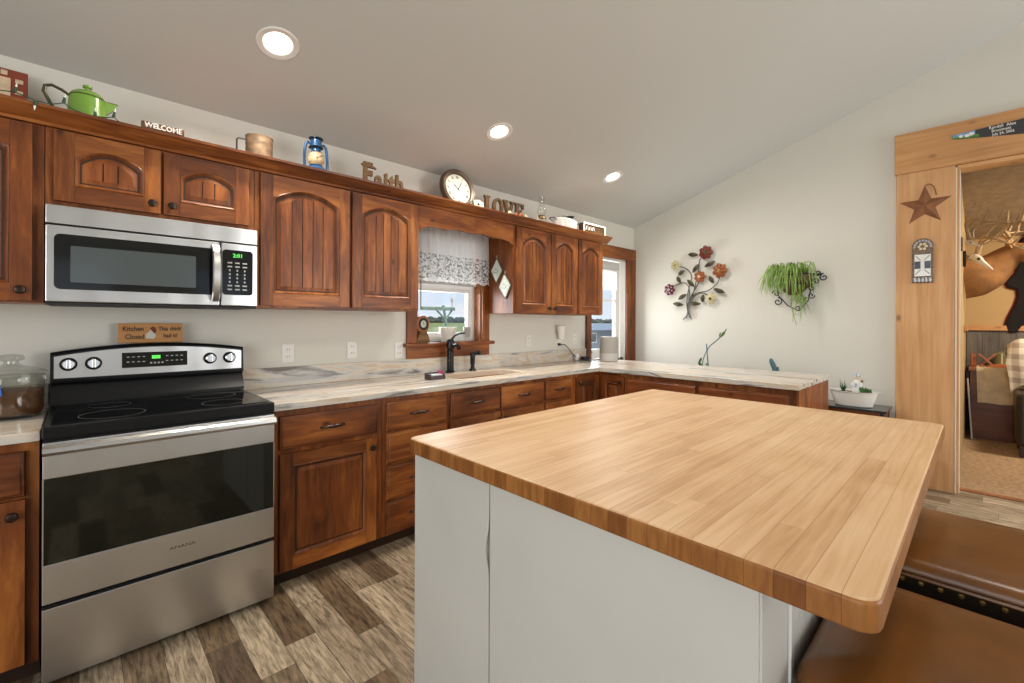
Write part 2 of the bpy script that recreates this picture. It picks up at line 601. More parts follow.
def lace_mat(name):
    """sheer cotton above, floral lace band below z = 0.2 (object space)"""
    m, nt, p, out = new_mat(name)
    N, L = nt.nodes, nt.links
    p.inputs['Base Color'].default_value = (0.86, 0.86, 0.86, 1)
    p.inputs['Roughness'].default_value = 0.9
    tr = N.new('ShaderNodeBsdfTransparent'); tl = N.new('ShaderNodeBsdfTranslucent'); tl.inputs['Color'].default_value = (0.8, 0.8, 0.82, 1)
    m1 = N.new('ShaderNodeMixShader'); m1.inputs['Fac'].default_value = 0.45
    L.new(p.outputs[0], m1.inputs[1]); L.new(tl.outputs[0], m1.inputs[2])
    tc = N.new('ShaderNodeTexCoord')
    mp = N.new('ShaderNodeMapping'); mp.inputs['Scale'].default_value = (1, 0.0, 1)
    L.new(tc.outputs['Object'], mp.inputs['Vector'])
    vo = N.new('ShaderNodeTexVoronoi'); vo.inputs['Scale'].default_value = 30
    L.new(mp.outputs[0], vo.inputs['Vector'])
    r1 = N.new('ShaderNodeValToRGB'); r1.color_ramp.elements[0].position = 0.36; r1.color_ramp.elements[1].position = 0.44
    L.new(vo.outputs['Distance'], r1.inputs['Fac'])
    nz = N.new('ShaderNodeTexNoise'); nz.inputs['Scale'].default_value = 60
    L.new(mp.outputs[0], nz.inputs['Vector'])
    r2 = N.new('ShaderNodeValToRGB'); r2.color_ramp.elements[0].position = 0.45; r2.color_ramp.elements[1].position = 0.58
    L.new(nz.outputs['Fac'], r2.inputs['Fac'])
    mxx = N.new('ShaderNodeMath'); mxx.operation = 'MINIMUM'
    L.new(r1.outputs['Color'], mxx.inputs[0]); L.new(r2.outputs['Color'], mxx.inputs[1])
    sp = N.new('ShaderNodeSeparateXYZ'); L.new(tc.outputs['Object'], sp.inputs[0])
    lt = N.new('ShaderNodeMath'); lt.operation = 'LESS_THAN'; lt.inputs[1].default_value = 0.215
    L.new(sp.outputs['Z'], lt.inputs[0])
    gt = N.new('ShaderNodeMath'); gt.operation = 'GREATER_THAN'; gt.inputs[1].default_value = 0.018
    L.new(sp.outputs['Z'], gt.inputs[0])
    ml = N.new('ShaderNodeMath'); ml.operation = 'MULTIPLY'
    L.new(lt.outputs[0], ml.inputs[0]); L.new(gt.outputs[0], ml.inputs[1])
    ml2 = N.new('ShaderNodeMath'); ml2.operation = 'MULTIPLY'
    L.new(ml.outputs[0], ml2.inputs[0]); L.new(mxx.outputs[0], ml2.inputs[1])
    ml3 = N.new('ShaderNodeMath'); ml3.operation = 'MULTIPLY_ADD'; ml3.inputs[1].default_value = 0.1; ml3.inputs[2].default_value = 0.12
    L.new(ml2.outputs[0], ml3.inputs[0])
    mc = N.new('ShaderNodeMixRGB'); mc.inputs['Color1'].default_value = (0.86, 0.86, 0.86, 1); mc.inputs['Color2'].default_value = (0.17, 0.17, 0.18, 1)
    L.new(ml2.outputs[0], mc.inputs['Fac']); L.new(mc.outputs['Color'], p.inputs['Base Color']); L.new(mc.outputs['Color'], tl.inputs['Color'])
    m2 = N.new('ShaderNodeMixShader')
    L.new(ml3.outputs[0], m2.inputs['Fac']); L.new(m1.outputs[0], m2.inputs[1]); L.new(tr.outputs[0], m2.inputs[2])
    L.new(m2.outputs[0], out.inputs['Surface'])
    return m


CD, CM, CL = (0.058, 0.0135, 0.0032), (0.205, 0.056, 0.0110), (0.43, 0.150, 0.031)
M = {}
M['cab_z'] = wood('cabinet_wood_upright', 'Z', CD, CM, CL, knots=0.85, rough=0.42, coat=0.08, spec=0.35, board=0.28, knot_scale=7.0, stretch=0.13, grain=0.28, knot_size=0.11)
M['cab_x'] = wood('cabinet_wood_along_x', 'X', CD, CM, CL, knots=0.85, rough=0.42, coat=0.08, spec=0.35, board=0.28, knot_scale=7.0, stretch=0.13, grain=0.28, knot_size=0.11)
M['cab_y'] = wood('cabinet_wood_along_y', 'Y', CD, CM, CL, knots=0.85, rough=0.42, coat=0.08, spec=0.35, board=0.28, knot_scale=7.0, stretch=0.13, grain=0.28, knot_size=0.11)
M['pine_z'] = wood('pine_upright', 'Z', (0.47, 0.225, 0.08), (0.60, 0.32, 0.135), (0.70, 0.43, 0.21), rough=0.55, coat=0.05, knots=0.8, knot_col=(0.10, 0.035, 0.012), knot_scale=6.5, knot_size=0.15, stretch=0.05, grain=0.25)
M['pine_y'] = wood('pine_along_y', 'Y', (0.43, 0.20, 0.065), (0.56, 0.28, 0.105), (0.66, 0.38, 0.165), rough=0.55, coat=0.05, knots=0.8, knot_col=(0.10, 0.035, 0.012), knot_scale=6.5, knot_size=0.15, stretch=0.05, grain=0.25)
M['grey_wood'] = wood('grey_barn_board', 'Z', (0.07, 0.065, 0.06), (0.15, 0.135, 0.12), (0.22, 0.19, 0.16), rough=0.8, coat=0)
M['dark_wood'] = wood('dark_chest_wood', 'Y', (0.08, 0.020, 0.008), (0.15, 0.040, 0.016), (0.22, 0.066, 0.026), rough=0.45)
M['old_wood'] = wood('weathered_wood', 'X', (0.10, 0.052, 0.018), (0.19, 0.10, 0.036), (0.30, 0.17, 0.07), rough=0.7, coat=0)
M['sign_wood'] = wood('sign_board', 'X', (0.42, 0.19, 0.055), (0.52, 0.25, 0.08), (0.62, 0.33, 0.12), rough=0.6, coat=0)
M['orange_wood'] = wood('orange_brown_wood', 'Z', (0.20, 0.06, 0.018), (0.33, 0.11, 0.032), (0.45, 0.18, 0.06), rough=0.5)
M['floor'] = plank_floor('vinyl_planks')
M['butcher'] = butcher('butcher_block_face')
M['butcher_end'] = butcher('butcher_block_end_grain', True)
M['lam_x'] = laminate('streaked_laminate_x', 'X')
M['lam_y'] = laminate('streaked_laminate_y', 'Y')
M['wall'] = simple('wall_paint', (0.68, 0.665, 0.605), 0.85, bump=0.12, bscale=90)
M['ceil'] = simple('ceiling_paint', (0.585, 0.597, 0.575), 0.9, bump=0.1, bscale=90)
M['white'] = simple('white_vinyl', (0.80, 0.79, 0.77), 0.35)
M['white_plastic'] = simple('white_plastic', (0.78, 0.76, 0.72), 0.4)
M['island'] = simple('island_white_paint', (0.575, 0.57, 0.525), 0.45, noise=0.025, nscale=3)
M['steel'] = simple('stainless_steel', (0.66, 0.67, 0.68), 0.31, 1.0)
_nt = M['steel'].node_tree
_tc = _nt.nodes.new('ShaderNodeTexCoord'); _mp = _nt.nodes.new('ShaderNodeMapping'); _mp.inputs['Scale'].default_value = (5.5, 0.0, 0.5)
_nz = _nt.nodes.new('ShaderNodeTexNoise'); _nz.inputs['Scale'].default_value = 1.0; _nz.inputs['Detail'].default_value = 1.0
_bp = _nt.nodes.new('ShaderNodeBump'); _bp.inputs['Strength'].default_value = 0.55; _bp.inputs['Distance'].default_value = 0.02
_nt.links.new(_tc.outputs['Object'], _mp.inputs['Vector']); _nt.links.new(_mp.outputs[0], _nz.inputs['Vector'])
_nt.links.new(_nz.outputs['Fac'], _bp.inputs['Height']); _nt.links.new(_bp.outputs['Normal'], _nt.nodes['Principled BSDF'].inputs['Normal'])
M['steel_soft'] = simple('satin_steel', (0.58, 0.575, 0.56), 0.30, 1.0)
M['chrome'] = simple('chrome', (0.8, 0.8, 0.8), 0.12, 1.0)
M['blackgloss'] = simple('black_glass', (0.006, 0.007, 0.008), 0.08, spec=0.4)
M['oven_glass'] = simple('oven_window_glass', (0.008, 0.009, 0.005), 0.05, spec=0.5)
M['micro_glass'] = simple('microwave_window_glass', (0.06, 0.075, 0.08), 0.14, spec=0.8)
M['black'] = simple('black_enamel', (0.008, 0.0085, 0.010), 0.24, spec=0.3)
M['blackmat'] = simple('matt_black', (0.012, 0.012, 0.012), 0.6)
M['gap'] = simple('dark_recess', (0.02, 0.012, 0.008), 0.9)
M['bronze'] = simple('dark_bronze', (0.05, 0.035, 0.028), 0.35, 0.9)
M['iron'] = simple('wrought_iron', (0.03, 0.028, 0.03), 0.5, 0.7)
M['green_led'] = simple('green_display', (0.02, 0.2, 0.03), 0.4, emit=(0.15, 1.0, 0.12), es=0.9)
M['keys'] = simple('key_legend_grey', (0.42, 0.42, 0.40), 0.5)
M['sky_glass'] = glass_thin('window_glass')
M['jar_glass'] = glass_thin('jar_glass', (0.85, 0.86, 0.84), 0.12)
M['lamp_glass'] = glass_thin('lamp_glass', (0.97, 0.97, 0.96), 0.09)
M['lens'] = simple('lamp_lens', (1, 0.97, 0.9), 0.5, emit=(1.0, 0.93, 0.80), es=9.0)
M['trim_white'] = simple('lamp_trim_white', (0.83, 0.82, 0.79), 0.45)
M['leather'] = simple('brown_leather', (0.15, 0.055, 0.0105), 0.28, coat=0.05, spec=0.4, noise=0.35, nscale=5, bump=0.08, bscale=160)
M['leather_dark'] = simple('dark_brown_leather', (0.020, 0.013, 0.008), 0.35, bump=0.2, bscale=140)
M['brass'] = simple('antique_brass', (0.42, 0.29, 0.12), 0.3, 1.0)
M['thread'] = simple('grey_thread', (0.20, 0.19, 0.17), 0.8)
M['stool_leg'] = simple('stool_dark_wood', (0.03, 0.015, 0.009), 0.4)
M['carpet'] = simple('tan_carpet', (0.44, 0.30, 0.18), 0.98, noise=0.25, nscale=30, bump=0.8, bscale=220)
M['den_wall'] = simple('tan_wall_paint', (0.52, 0.36, 0.175), 0.85)
M['den_ceil'] = simple('knockdown_ceiling', (0.42, 0.34, 0.25), 0.9, noise=0.15, nscale=14, bump=0.6, bscale=60)
M['green'] = simple('green_enamel', (0.17, 0.33, 0.045), 0.25, coat=0.3)
M['olive_handle'] = simple('dark_olive_enamel', (0.055, 0.055, 0.02), 0.35)
M['cord_green'] = simple('green_cord', (0.01, 0.055, 0.03), 0.5)
M['bulb'] = simple('clear_bulb', (0.75, 0.78, 0.70), 0.2)
M['rust'] = simple('rusted_tin', (0.22, 0.145, 0.085), 0.5, 0.35, noise=0.55, nscale=22)
M['rust_star'] = simple('rusty_brown_metal', (0.24, 0.095, 0.038), 0.6, 0.15, noise=0.2, nscale=12)
M['blue'] = simple('blue_enamel', (0.012, 0.075, 0.20), 0.35)
M['blue_dark'] = simple('dark_lantern_cap', (0.02, 0.03, 0.04), 0.45, 0.5)
M['amber_glass'] = simple('cloudy_globe', (0.55, 0.42, 0.24), 0.3, noise=0.3, nscale=18)
M['letter_brown'] = simple('brown_letter_paint', (0.085, 0.044, 0.016), 0.6, noise=0.4, nscale=25)
M['clock_rim'] = simple('brown_clock_rim', (0.085, 0.055, 0.036), 0.4, 0.3)
M['clock_face'] = simple('clock_face_paper', (0.58, 0.58, 0.50), 0.6)
M['ink'] = simple('black_ink', (0.02, 0.018, 0.016), 0.7)
M['petal_cream'] = simple('cream_petals', (0.72, 0.60, 0.40), 0.7)
M['leaf'] = simple('green_leaf', (0.055, 0.15, 0.03), 0.5, noise=0.35, nscale=20)
M['leaf_light'] = simple('light_green_leaf', (0.20, 0.34, 0.055), 0.5, noise=0.3, nscale=18)
M['leaf_dark'] = simple('dark_green_leaf', (0.03, 0.09, 0.03), 0.45)
M['blue_green'] = simple('blue_green_plant', (0.05, 0.13, 0.15), 0.5)
M['soil'] = simple('soil', (0.05, 0.032, 0.02), 0.95, noise=0.4, nscale=60, bump=1.0, bscale=90)
M['enamel'] = simple('white_enamel', (0.80, 0.80, 0.76), 0.25, coat=0.3)
M['tub'] = simple('white_glazed_tub', (0.82, 0.80, 0.75), 0.2, coat=0.4)
M['terra'] = simple('offwhite_pot', (0.70, 0.67, 0.60), 0.6)
M['grey_dev'] = simple('grey_device_plastic', (0.33, 0.31, 0.285), 0.5)
M['grey_light'] = simple('light_grey_plastic', (0.47, 0.46, 0.44), 0.45)
M['bear'] = simple('black_fur', (0.010, 0.008, 0.008), 0.95, bump=1.0, bscale=200)
M['red_felt'] = simple('red_felt', (0.20, 0.010, 0.014), 0.9)
M['fur'] = simple('deer_fur', (0.30, 0.14, 0.048), 0.9, noise=0.35, nscale=9, bump=0.5, bscale=180)
M['antler'] = simple('antler', (0.40, 0.27, 0.14), 0.6, noise=0.35, nscale=14)
M['bone'] = simple('bleached_bone', (0.72, 0.66, 0.54), 0.6)
M['linen'] = simple('cream_linen', (0.74, 0.62, 0.43), 0.9, noise=0.14, nscale=9)
M['sink'] = simple('cream_sink', (0.66, 0.57, 0.45), 0.25)
M['pad'] = simple('white_cotton_pad', (0.66, 0.72, 0.66), 0.9, noise=0.18, nscale=22)
M['pad_edge'] = simple('grey_pad_binding', (0.14, 0.13, 0.11), 0.9)
M['loop'] = simple('khaki_loop', (0.30, 0.25, 0.14), 0.9)
M['tea'] = simple('brown_granules', (0.16, 0.052, 0.010), 0.6, noise=0.4, nscale=50)
M['tape'] = simple('blue_tape', (0.02, 0.13, 0.52), 0.6)
M['red_dark'] = simple('dark_red_metal', (0.155, 0.026, 0.014), 0.35, 0.4)
M['orange_m'] = simple('orange_metal', (0.25, 0.072, 0.020), 0.4, 0.4, noise=0.3, nscale=40)
M['caddy'] = simple('dark_caddy', (0.05, 0.035, 0.04), 0.5)
M['maroon'] = simple('maroon_metal', (0.13, 0.013, 0.02), 0.35, 0.4)
M['cream_m'] = simple('cream_metal', (0.50, 0.45, 0.26), 0.4, 0.2)
M['leaf_metal'] = simple('bronze_leaf_metal', (0.065, 0.052, 0.028), 0.4, 0.6)
M['stem_metal'] = simple('grey_stem_metal', (0.10, 0.09, 0.085), 0.4, 0.8)
M['grass'] = simple('lawn', (0.19, 0.23, 0.055), 0.95, noise=0.25, nscale=0.6)
M['trees'] = simple('distant_trees', (0.05, 0.075, 0.065), 0.95, noise=0.4, nscale=0.3)
M['pole_green'] = simple('pale_green_paint', (0.22, 0.30, 0.22), 0.5)
M['siding'] = simple('grey_blue_siding', (0.22, 0.26, 0.32), 0.7)
M['saw_black'] = simple('saw_black_paint', (0.022, 0.022, 0.024), 0.45)
M['saw_sky'] = simple('saw_painted_sky', (0.20, 0.36, 0.60), 0.5, noise=0.3, nscale=30)
M['saw_grass'] = simple('saw_painted_grass', (0.07, 0.22, 0.03), 0.5, noise=0.4, nscale=40)
M['white_paint'] = simple('white_lettering', (0.78, 0.77, 0.74), 0.6)
M['bluecross'] = simple('dark_blue_mosaic', (0.06, 0.075, 0.11), 0.4, noise=0.5, nscale=45)
M['plaque'] = simple('plaque_grey_bronze', (0.17, 0.12, 0.085), 0.5, 0.3, noise=0.5, nscale=60)
M['pewter'] = simple('pewter', (0.42, 0.44, 0.46), 0.35, 0.7)
M['quilt_red'] = simple('dark_red_cloth', (0.25, 0.055, 0.028), 0.9)
M['quilt_cream'] = simple('cream_cloth', (0.66, 0.50, 0.34), 0.9, noise=0.15, nscale=30)
M['quilt_orange'] = simple('rust_orange_cloth', (0.48, 0.16, 0.065), 0.9)
M['black_top'] = simple('black_gloss_top', (0.03, 0.033, 0.036), 0.14)
M['red_plastic'] = simple('magenta_plastic', (0.45, 0.05, 0.14), 0.5)
M['sponge'] = simple('pale_sponge', (0.50, 0.52, 0.56), 0.9)
M['lace'] = lace_mat('lace_curtain')
M['blind'] = simple('white_blind_fabric', (0.80, 0.79, 0.76), 0.8)
_nt = M['blind'].node_tree
_tl = _nt.nodes.new('ShaderNodeBsdfTranslucent'); _tl.inputs['Color'].default_value = (0.85, 0.85, 0.84, 1)
_mx = _nt.nodes.new('ShaderNodeMixShader'); _mx.inputs['Fac'].default_value = 0.5
_nt.links.new(_nt.nodes['Principled BSDF'].outputs[0], _mx.inputs[1]); _nt.links.new(_tl.outputs[0], _mx.inputs[2])
_nt.links.new(_mx.outputs[0], _nt.nodes['Material Output'].inputs['Surface'])


def plaid(name):
    m, nt, p, out = new_mat(name)
    N, L = nt.nodes, nt.links
    p.inputs['Roughness'].default_value = 0.95
    tc = N.new('ShaderNodeTexCoord')
    cols = []
    for ax, sc in (('Y', 26), ('Z', 26)):
        w = N.new('ShaderNodeTexWave'); w.bands_direction = ax; w.inputs['Scale'].default_value = sc / 10; w.inputs['Distortion'].default_value = 1.0
        L.new(tc.outputs['Object'], w.inputs['Vector'])
        r = N.new('ShaderNodeValToRGB'); r.color_ramp.elements[0].position = 0.35; r.color_ramp.elements[1].position = 0.5
        L.new(w.outputs['Fac'], r.inputs['Fac']); cols.append(r)
    a = N.new('ShaderNodeMixRGB'); a.blend_type = 'MIX'; a.inputs['Fac'].default_value = 0.5
    L.new(cols[0].outputs['Color'], a.inputs['Color1']); L.new(cols[1].outputs['Color'], a.inputs['Color2'])
    r = N.new('ShaderNodeValToRGB')
    r.color_ramp.elements[0].color = (0.36, 0.29, 0.24, 1); r.color_ramp.elements[1].color = (0.74, 0.68, 0.58, 1)
    L.new(a.outputs['Color'], r.inputs['Fac']); L.new(r.outputs['Color'], p.inputs['Base Color'])
    return m


M['plaid'] = plaid('plaid_cloth')

# ------------------------------------------------------------------ the room
XW, YW = 4.98, 3.0          # right wall, back wall
XL, YR = -3.2, -4.1         # left wall, rear wall
b = B(); b.box(XL - 0.1, XW + 0.135, YR - 0.1, YW + 0.15, -0.06, 0.0)
b.struct('floor', M['floor'], 'mixed brown and grey wood-look plank kitchen floor', 'floor')

# back wall with the sink window and the glazed door cut out of it
WIN = (1.86, 2.51, 1.165, 2.06)
DOOR = (4.08, 4.80, 0.0, 2.08)
b = B()
zt = 2.52
for x0, x1, z0, z1 in ((XL, WIN[0], 0, zt), (WIN[0], WIN[1], 0, WIN[2]), (WIN[0], WIN[1], WIN[3], zt), (WIN[1], DOOR[0], 0, zt),
                       (DOOR[0], DOOR[1], DOOR[3], zt), (DOOR[1], XW + 0.12, 0, zt)):
    b.box(x0, x1, YW, YW + 0.15, z0, z1)
b.struct('wall_back', M['wall'], 'pale greige painted wall behind the cabinets', 'wall', smooth=False)


def ceil_poly(y0, y1, base=0.0):
    return [(y0, base), (y1, base), (y1, ceil_z(y1)), (y0, ceil_z(y0))]


# right wall with the cased opening (Y from -0.95 to 0.13, 2.57 high)
OY0, OY1, OZ = -1.05, 0.115, 2.57
b = B()
for y0, y1, z0 in ((OY1, YW, 0.0), (OY0, OY1, OZ), (YR, OY0, 0.0)):
    b.prism([(XW, y0, z0), (XW, y1, z0), (XW, y1, ceil_z(y1)), (XW, y0, ceil_z(y0))], (0.12, 0, 0))
b.struct('wall_right', M['wall'], 'pale greige wall with flower sculpture and pine cased opening', 'wall', smooth=False)
# left and rear walls behind the camera; their openings are added for light
b = B()
b.prism([(XL, YR, 0), (XL, YW, 0), (XL, YW, 0.35), (XL, YR, 0.35)], (-0.12, 0, 0))
for y0, y1 in ((YR, -2.25), (1.05, YW)):
    b.prism([(XL, y0, 0.35), (XL, y1, 0.35), (XL, y1, ceil_z(y1)), (XL, y0, ceil_z(y0))], (-0.12, 0, 0))
b.prism([(XL, -2.25, 2.55), (XL, 1.05, 2.55), (XL, 1.05, ceil_z(1.05)), (XL, -2.25, ceil_z(-2.25))], (-0.12, 0, 0))
b.struct('wall_left', M['wall'], 'painted wall left of the kitchen', 'wall', smooth=False)
b = B()
b.box(XL, -0.5, YR - 0.12, YR, 0, 4.9); b.box(-0.5, 2.25, YR - 0.12, YR, 0, 0.85); b.box(-0.5, 2.25, YR - 0.12, YR, 2.2, 4.9)
b.box(0.35, 1.45, YR - 0.12, YR, 0.85, 2.2); b.box(2.25, 2.85, YR - 0.12, YR, 0, 4.9); b.box(4.75, XW, YR - 0.12, YR, 0, 4.9); b.box(2.85, 4.75, YR - 0.12, YR, 2.6, 4.9)  # the two smaller openings are added to put sky into the steel reflections
b.struct('wall_rear', M['wall'], 'painted wall behind the camera', 'wall', smooth=False)

# sloped ceiling with round holes for the three can lights over the counter
b = B()
CR = 0.068
xs = [XL - 0.12] + [x for c in CAN_X for x in (c - 0.12, c + 0.12)] + [XW + 0.12]


def cpt(x, y): return (x, y, ceil_z(y))


def quad(x0, x1, y0, y1):
    b.f([b.v(cpt(x0, y0)), b.v(cpt(x0, y1)), b.v(cpt(x1, y1)), b.v(cpt(x1, y0))])


for i in range(len(xs) - 1):
    x0, x1 = xs[i], xs[i + 1]
    if i % 2 == 1:
        cx = (x0 + x1) / 2
        quad(x0, x1, YR - 0.12, CAN_Y - 0.12); quad(x0, x1, CAN_Y + 0.12, YW + 0.15)
        n = 32
        inn = [b.v(cpt(cx + CR * cos(2 * pi * k / n), CAN_Y + CR * sin(2 * pi * k / n))) for k in range(n)]
        ou = []
        for k in range(n):
            a = 2 * pi * k / n
            q = 0.12 / max(abs(cos(a)), abs(sin(a)))
            ou.append(b.v(cpt(cx + q * cos(a), CAN_Y + q * sin(a))))
        for k in range(n):
            j = (k + 1) % n
            b.f([inn[k], inn[j], ou[j], ou[k]])
    else:
        quad(x0, x1, YR - 0.12, YW + 0.15)
bmesh.ops.remove_doubles(b.bm, verts=b.bm.verts[:], dist=1e-4)
b.struct('ceiling', M['ceil'], 'sloped painted ceiling with recessed lights', 'ceiling', smooth=False)

b = B(); b.box(XW - 0.014, XW - 0.001, 0.52, YW - 0.002, 0, 0.09, 0.003)
b.struct('baseboard_right', M['pine_y'], 'pine baseboard along the right wall', 'baseboard')

# den beyond the cased opening
DX0, DX1, DYL = XW + 0.12, 8.0, 0.13
b = B(); b.box(DX0 + 0.02, DX1 + 0.1, -4.0, DYL + 0.1, -0.06, 0.004)
b.struct('floor_den', M['carpet'], 'tan carpet in the room beyond the opening', 'floor')
b = B(); b.box(DX1, DX1 + 0.1, -4.0, DYL + 0.1, 0, 2.9)
b.struct('wall_den_back', M['den_wall'], 'tan wall behind the wooden chest', 'wall')
b = B(); b.box(DX0 + 0.001, DX1, DYL, DYL + 0.1, 0, 2.9)
b.struct('wall_den_left', M['den_wall'], 'tan wall carrying the deer mounts', 'wall')
b = B(); b.prism([(DX0, -4, 2.78), (DX1 + .1, -4, 2.36), (DX1 + .1, -4, 2.42), (DX0, -4, 2.84)], (0, 4.2, 0))
b.struct('ceiling_den', M['den_ceil'], 'textured ceiling of the room beyond the opening', 'ceiling')
b = B()
yy = DYL - 0.002
while yy > -2.5:
    b.box(DX1 - 0.018, DX1 - 0.001, yy - 0.135, yy - 0.004, 0.01, 1.25, 0.003); yy -= 0.138
b.box(DX1 - 0.012, DX1 - 0.001, -2.5, DYL - 0.002, 0.01, 1.25)
b.struct('trim_1', M['grey_wood'], 'grey barn board wainscot in the far room', 'wainscot')
b = B(); b.box(DX1 - 0.045, DX1 - 0.001, -2.5, DYL - 0.002, 1.25, 1.31, 0.004)
b.box(6.9, DX1 - 0.046, DYL - 0.03, DYL - 0.001, 1.25, 1.31, 0.004)
b.struct('trim_2', M['pine_y'], 'pine chair rail above the grey wainscot', 'chair rail')

# cased opening: header, post and jambs of rough pine
b = B(); b.box(XW - 0.045, XW - 0.001, -1.5, 0.505, 2.572, 2.905, 0.004)
b.struct('trim_3', M['pine_y'], 'wide rough pine header over the opening', 'door casing')
b = B(); b.box(XW - 0.04, XW - 0.001, 0.142, 0.495, 0, 2.5715, 0.004)
b.struct('trim_4', M['pine_z'], 'wide knotty pine post carrying the rusty star', 'door casing')
b = B(); b.box(XW - 0.04, XW - 0.001, -1.40, -1.05, 0, 2.571, 0.004)
b.struct('trim_5', M['pine_z'], 'pine post on the far side of the opening', 'door casing')
b = B(); b.box(XW - 0.04, XW + 0.06, 0.131, 0.1415, 0.0, 2.55, 0.003)
b.struct('trim_6', simple('bright_edge_strip', (0.72, 0.62, 0.48), 0.6), 'pale jamb strip beside the pine post', 'door casing')
b = B(); b.box(XW - 0.03, XW + 0.12, 0.117, 0.1305, 0.0, 2.5395, 0.003)
b.struct('trim_9', M['pine_z'], 'pine jamb lining beside the pale strip', 'door casing')
b = B(); b.box(XW - 0.03, XW + 0.13, -1.05, 0.1305, 2.54, 2.5705, 0.003)
b.struct('trim_7', M['pine_y'], 'pine head jamb under the header', 'door casing')
b = B(); b.box(XW + 0.09, XW + 0.14, -1.05, 0.1185, 0.0, 0.014, 0.004)
b.struct('trim_8', M['orange_wood'], 'wood threshold strip between planks and carpet', 'threshold')


# ---------------------------------------------------------------- sink window
def box_frame(b, x0, x1, y0, y1, z0, z1, t, bev=0.003):
    b.box(x0, x0 + t, y0, y1, z0, z1, bev); b.box(x1 - t, x1, y0, y1, z0, z1, bev)
    b.box(x0 + t, x1 - t, y0, y1, z0, z0 + t, bev); b.box(x0 + t, x1 - t, y0, y1, z1 - t, z1, bev)


w = thing('window_1', 'sink window with stained wood casing', 'window', (2.185, 3.0, 1.047)); w['kind'] = 'structure'
b = B(); b.box(1.772, 1.859, 2.978, 2.999, 1.165, 2.15, 0.003); b.box(2.511, 2.587, 2.978, 2.999, 1.165, 2.15, 0.003); b.box(1.772, 2.587, 2.976, 2.999, 2.06, 2.16, 0.003)
b.done('casing', M['cab_z'], w)
b = B(); b.box(1.745, 2.623, 2.945, 3.08, 1.137, 1.165, 0.006)
b.done('stool', M['cab_x'], w)
b = B(); b.box(1.772, 2.587, 2.98, 2.999, 1.047, 1.137, 0.003)
b.done('apron', M['cab_x'], w)
b = B(); b.box(1.861, 1.872, 3.0, 3.08, 1.166, 2.058); b.box(2.498, 2.509, 3.0, 3.08, 1.166, 2.058); b.box(1.872, 2.498, 3.0, 3.08, 2.047, 2.058)
b.done('jamb', M['cab_z'], w)
b = B(); box_frame(b, 1.862, 2.508, 3.081, 3.14, 1.166, 2.058, 0.04); b.box(1.9, 2.47, 3.084, 3.137, 1.6, 1.66, 0.004)
box_frame(b, 1.902, 2.468, 3.09, 3.13, 1.206, 1.61, 0.035)
b.done('sash', M['white'], w)
b = B(); b.box(1.937, 2.433, 3.108, 3.112, 1.24, 1.575); b.box(1.902, 2.468, 3.12, 3.124, 1.66, 2.018)
b.done('pane', M['sky_glass'], w)

# ---------------------------------------------------------------- glazed white door
d = thing('door_1', 'white glazed door with stained wood casing', 'door', (4.43, 3.0, 0)); d['kind'] = 'structure'
b = B(); b.box(3.99, 4.079, 2.976, 2.999, 0, 2.08, 0.003); b.box(4.79, 4.885, 2.972, 2.999, 0, 2.08, 0.003); b.box(4.885, 4.978, 2.968, 2.999, 0, 2.08, 0.003)
b.done('casing', M['cab_z'], d)
b = B(); b.box(3.97, 4.978, 2.966, 2.999, 2.08, 2.222, 0.003)
b.done('head_casing', M['cab_x'], d)
b = B(); b.box(4.081, 4.095, 3.0, 3.07, 0.001, 2.078); b.box(4.786, 4.799, 3.0, 3.07, 0.001, 2.078); b.box(4.095, 4.786, 3.0, 3.07, 2.066, 2.078)
b.done('jamb', M['white'], d)
b = B()
dx0, dx1, gz0, gz1 = 4.10, 4.782, 1.02, 1.93
b.box(dx0, dx1, 3.071, 3.115, 0.01, gz0, 0.003); b.box(dx0, dx1, 3.071, 3.115, gz1, 2.06, 0.003)
b.box(dx0, dx0 + 0.055, 3.071, 3.115, gz0, gz1, 0.003); b.box(dx1 - 0.10, dx1, 3.071, 3.115, gz0, gz1, 0.003)
b.box(dx0 + 0.055, dx1 - 0.1, 3.08, 3.105, 1.575, 1.60)
b.box(dx0 + 0.1, dx1 - 0.1, 3.062, 3.071, 0.2, 0.85, 0.006)
b.done('leaf', M['white'], d)
b = B(); b.box(dx0 + 0.055, dx1 - 0.10, 3.09, 3.094, gz0, gz1)
b.done('pane', M['sky_glass'], d)
b = B(); b.box(dx0 + 0.04, dx1 - 0.085, 3.055, 3.06, 1.73, 1.965); b.box(dx0 + 0.03, dx1 - 0.075, 3.03, 3.07, 1.965, 2.03, 0.006); b.box(dx0 + 0.04, dx1 - 0.085, 3.05, 3.064, 1.715, 1.735, 0.003)
b.done('roller_blind', M['blind'], d)
b = B(); b.lathe([(0.012, 0), (0.012, 0.04), (0.026, 0.05), (0.028, 0.065), (0.015, 0.075)], (dx1 - 0.05, 3.071, 0.885), 16, 'Y')
b.done('knob', M['bronze'], d)

# ------------------------------------------------------------------ cabinet parts
M['glaze'] = simple('dark_brown_glaze', (0.028, 0.010, 0.004), 0.5)
WM = [M['cab_z'], M['cab_x'], M['gap'], M['glaze']]


def arch(u0, u1, v0, v1, rise, m, n=14):
    """rectangle with an arched (segment) top, inset by m, counter-clockwise from bottom-left"""
    a0, a1 = u0 + m, u1 - m
    pts = [(a0, v0 + m), (a1, v0 + m)]
    top = v1 - m
    for k in range(n + 1):
        t = k / n
        x = a1 + (a0 - a1) * t
        q = 2 * t - 1
        # shoulders flat for the outer 8 %, then a shallow arc
        pts.append((x, top - rise * (1 - max(0.0, 1 - q * q)) ))
    return pts


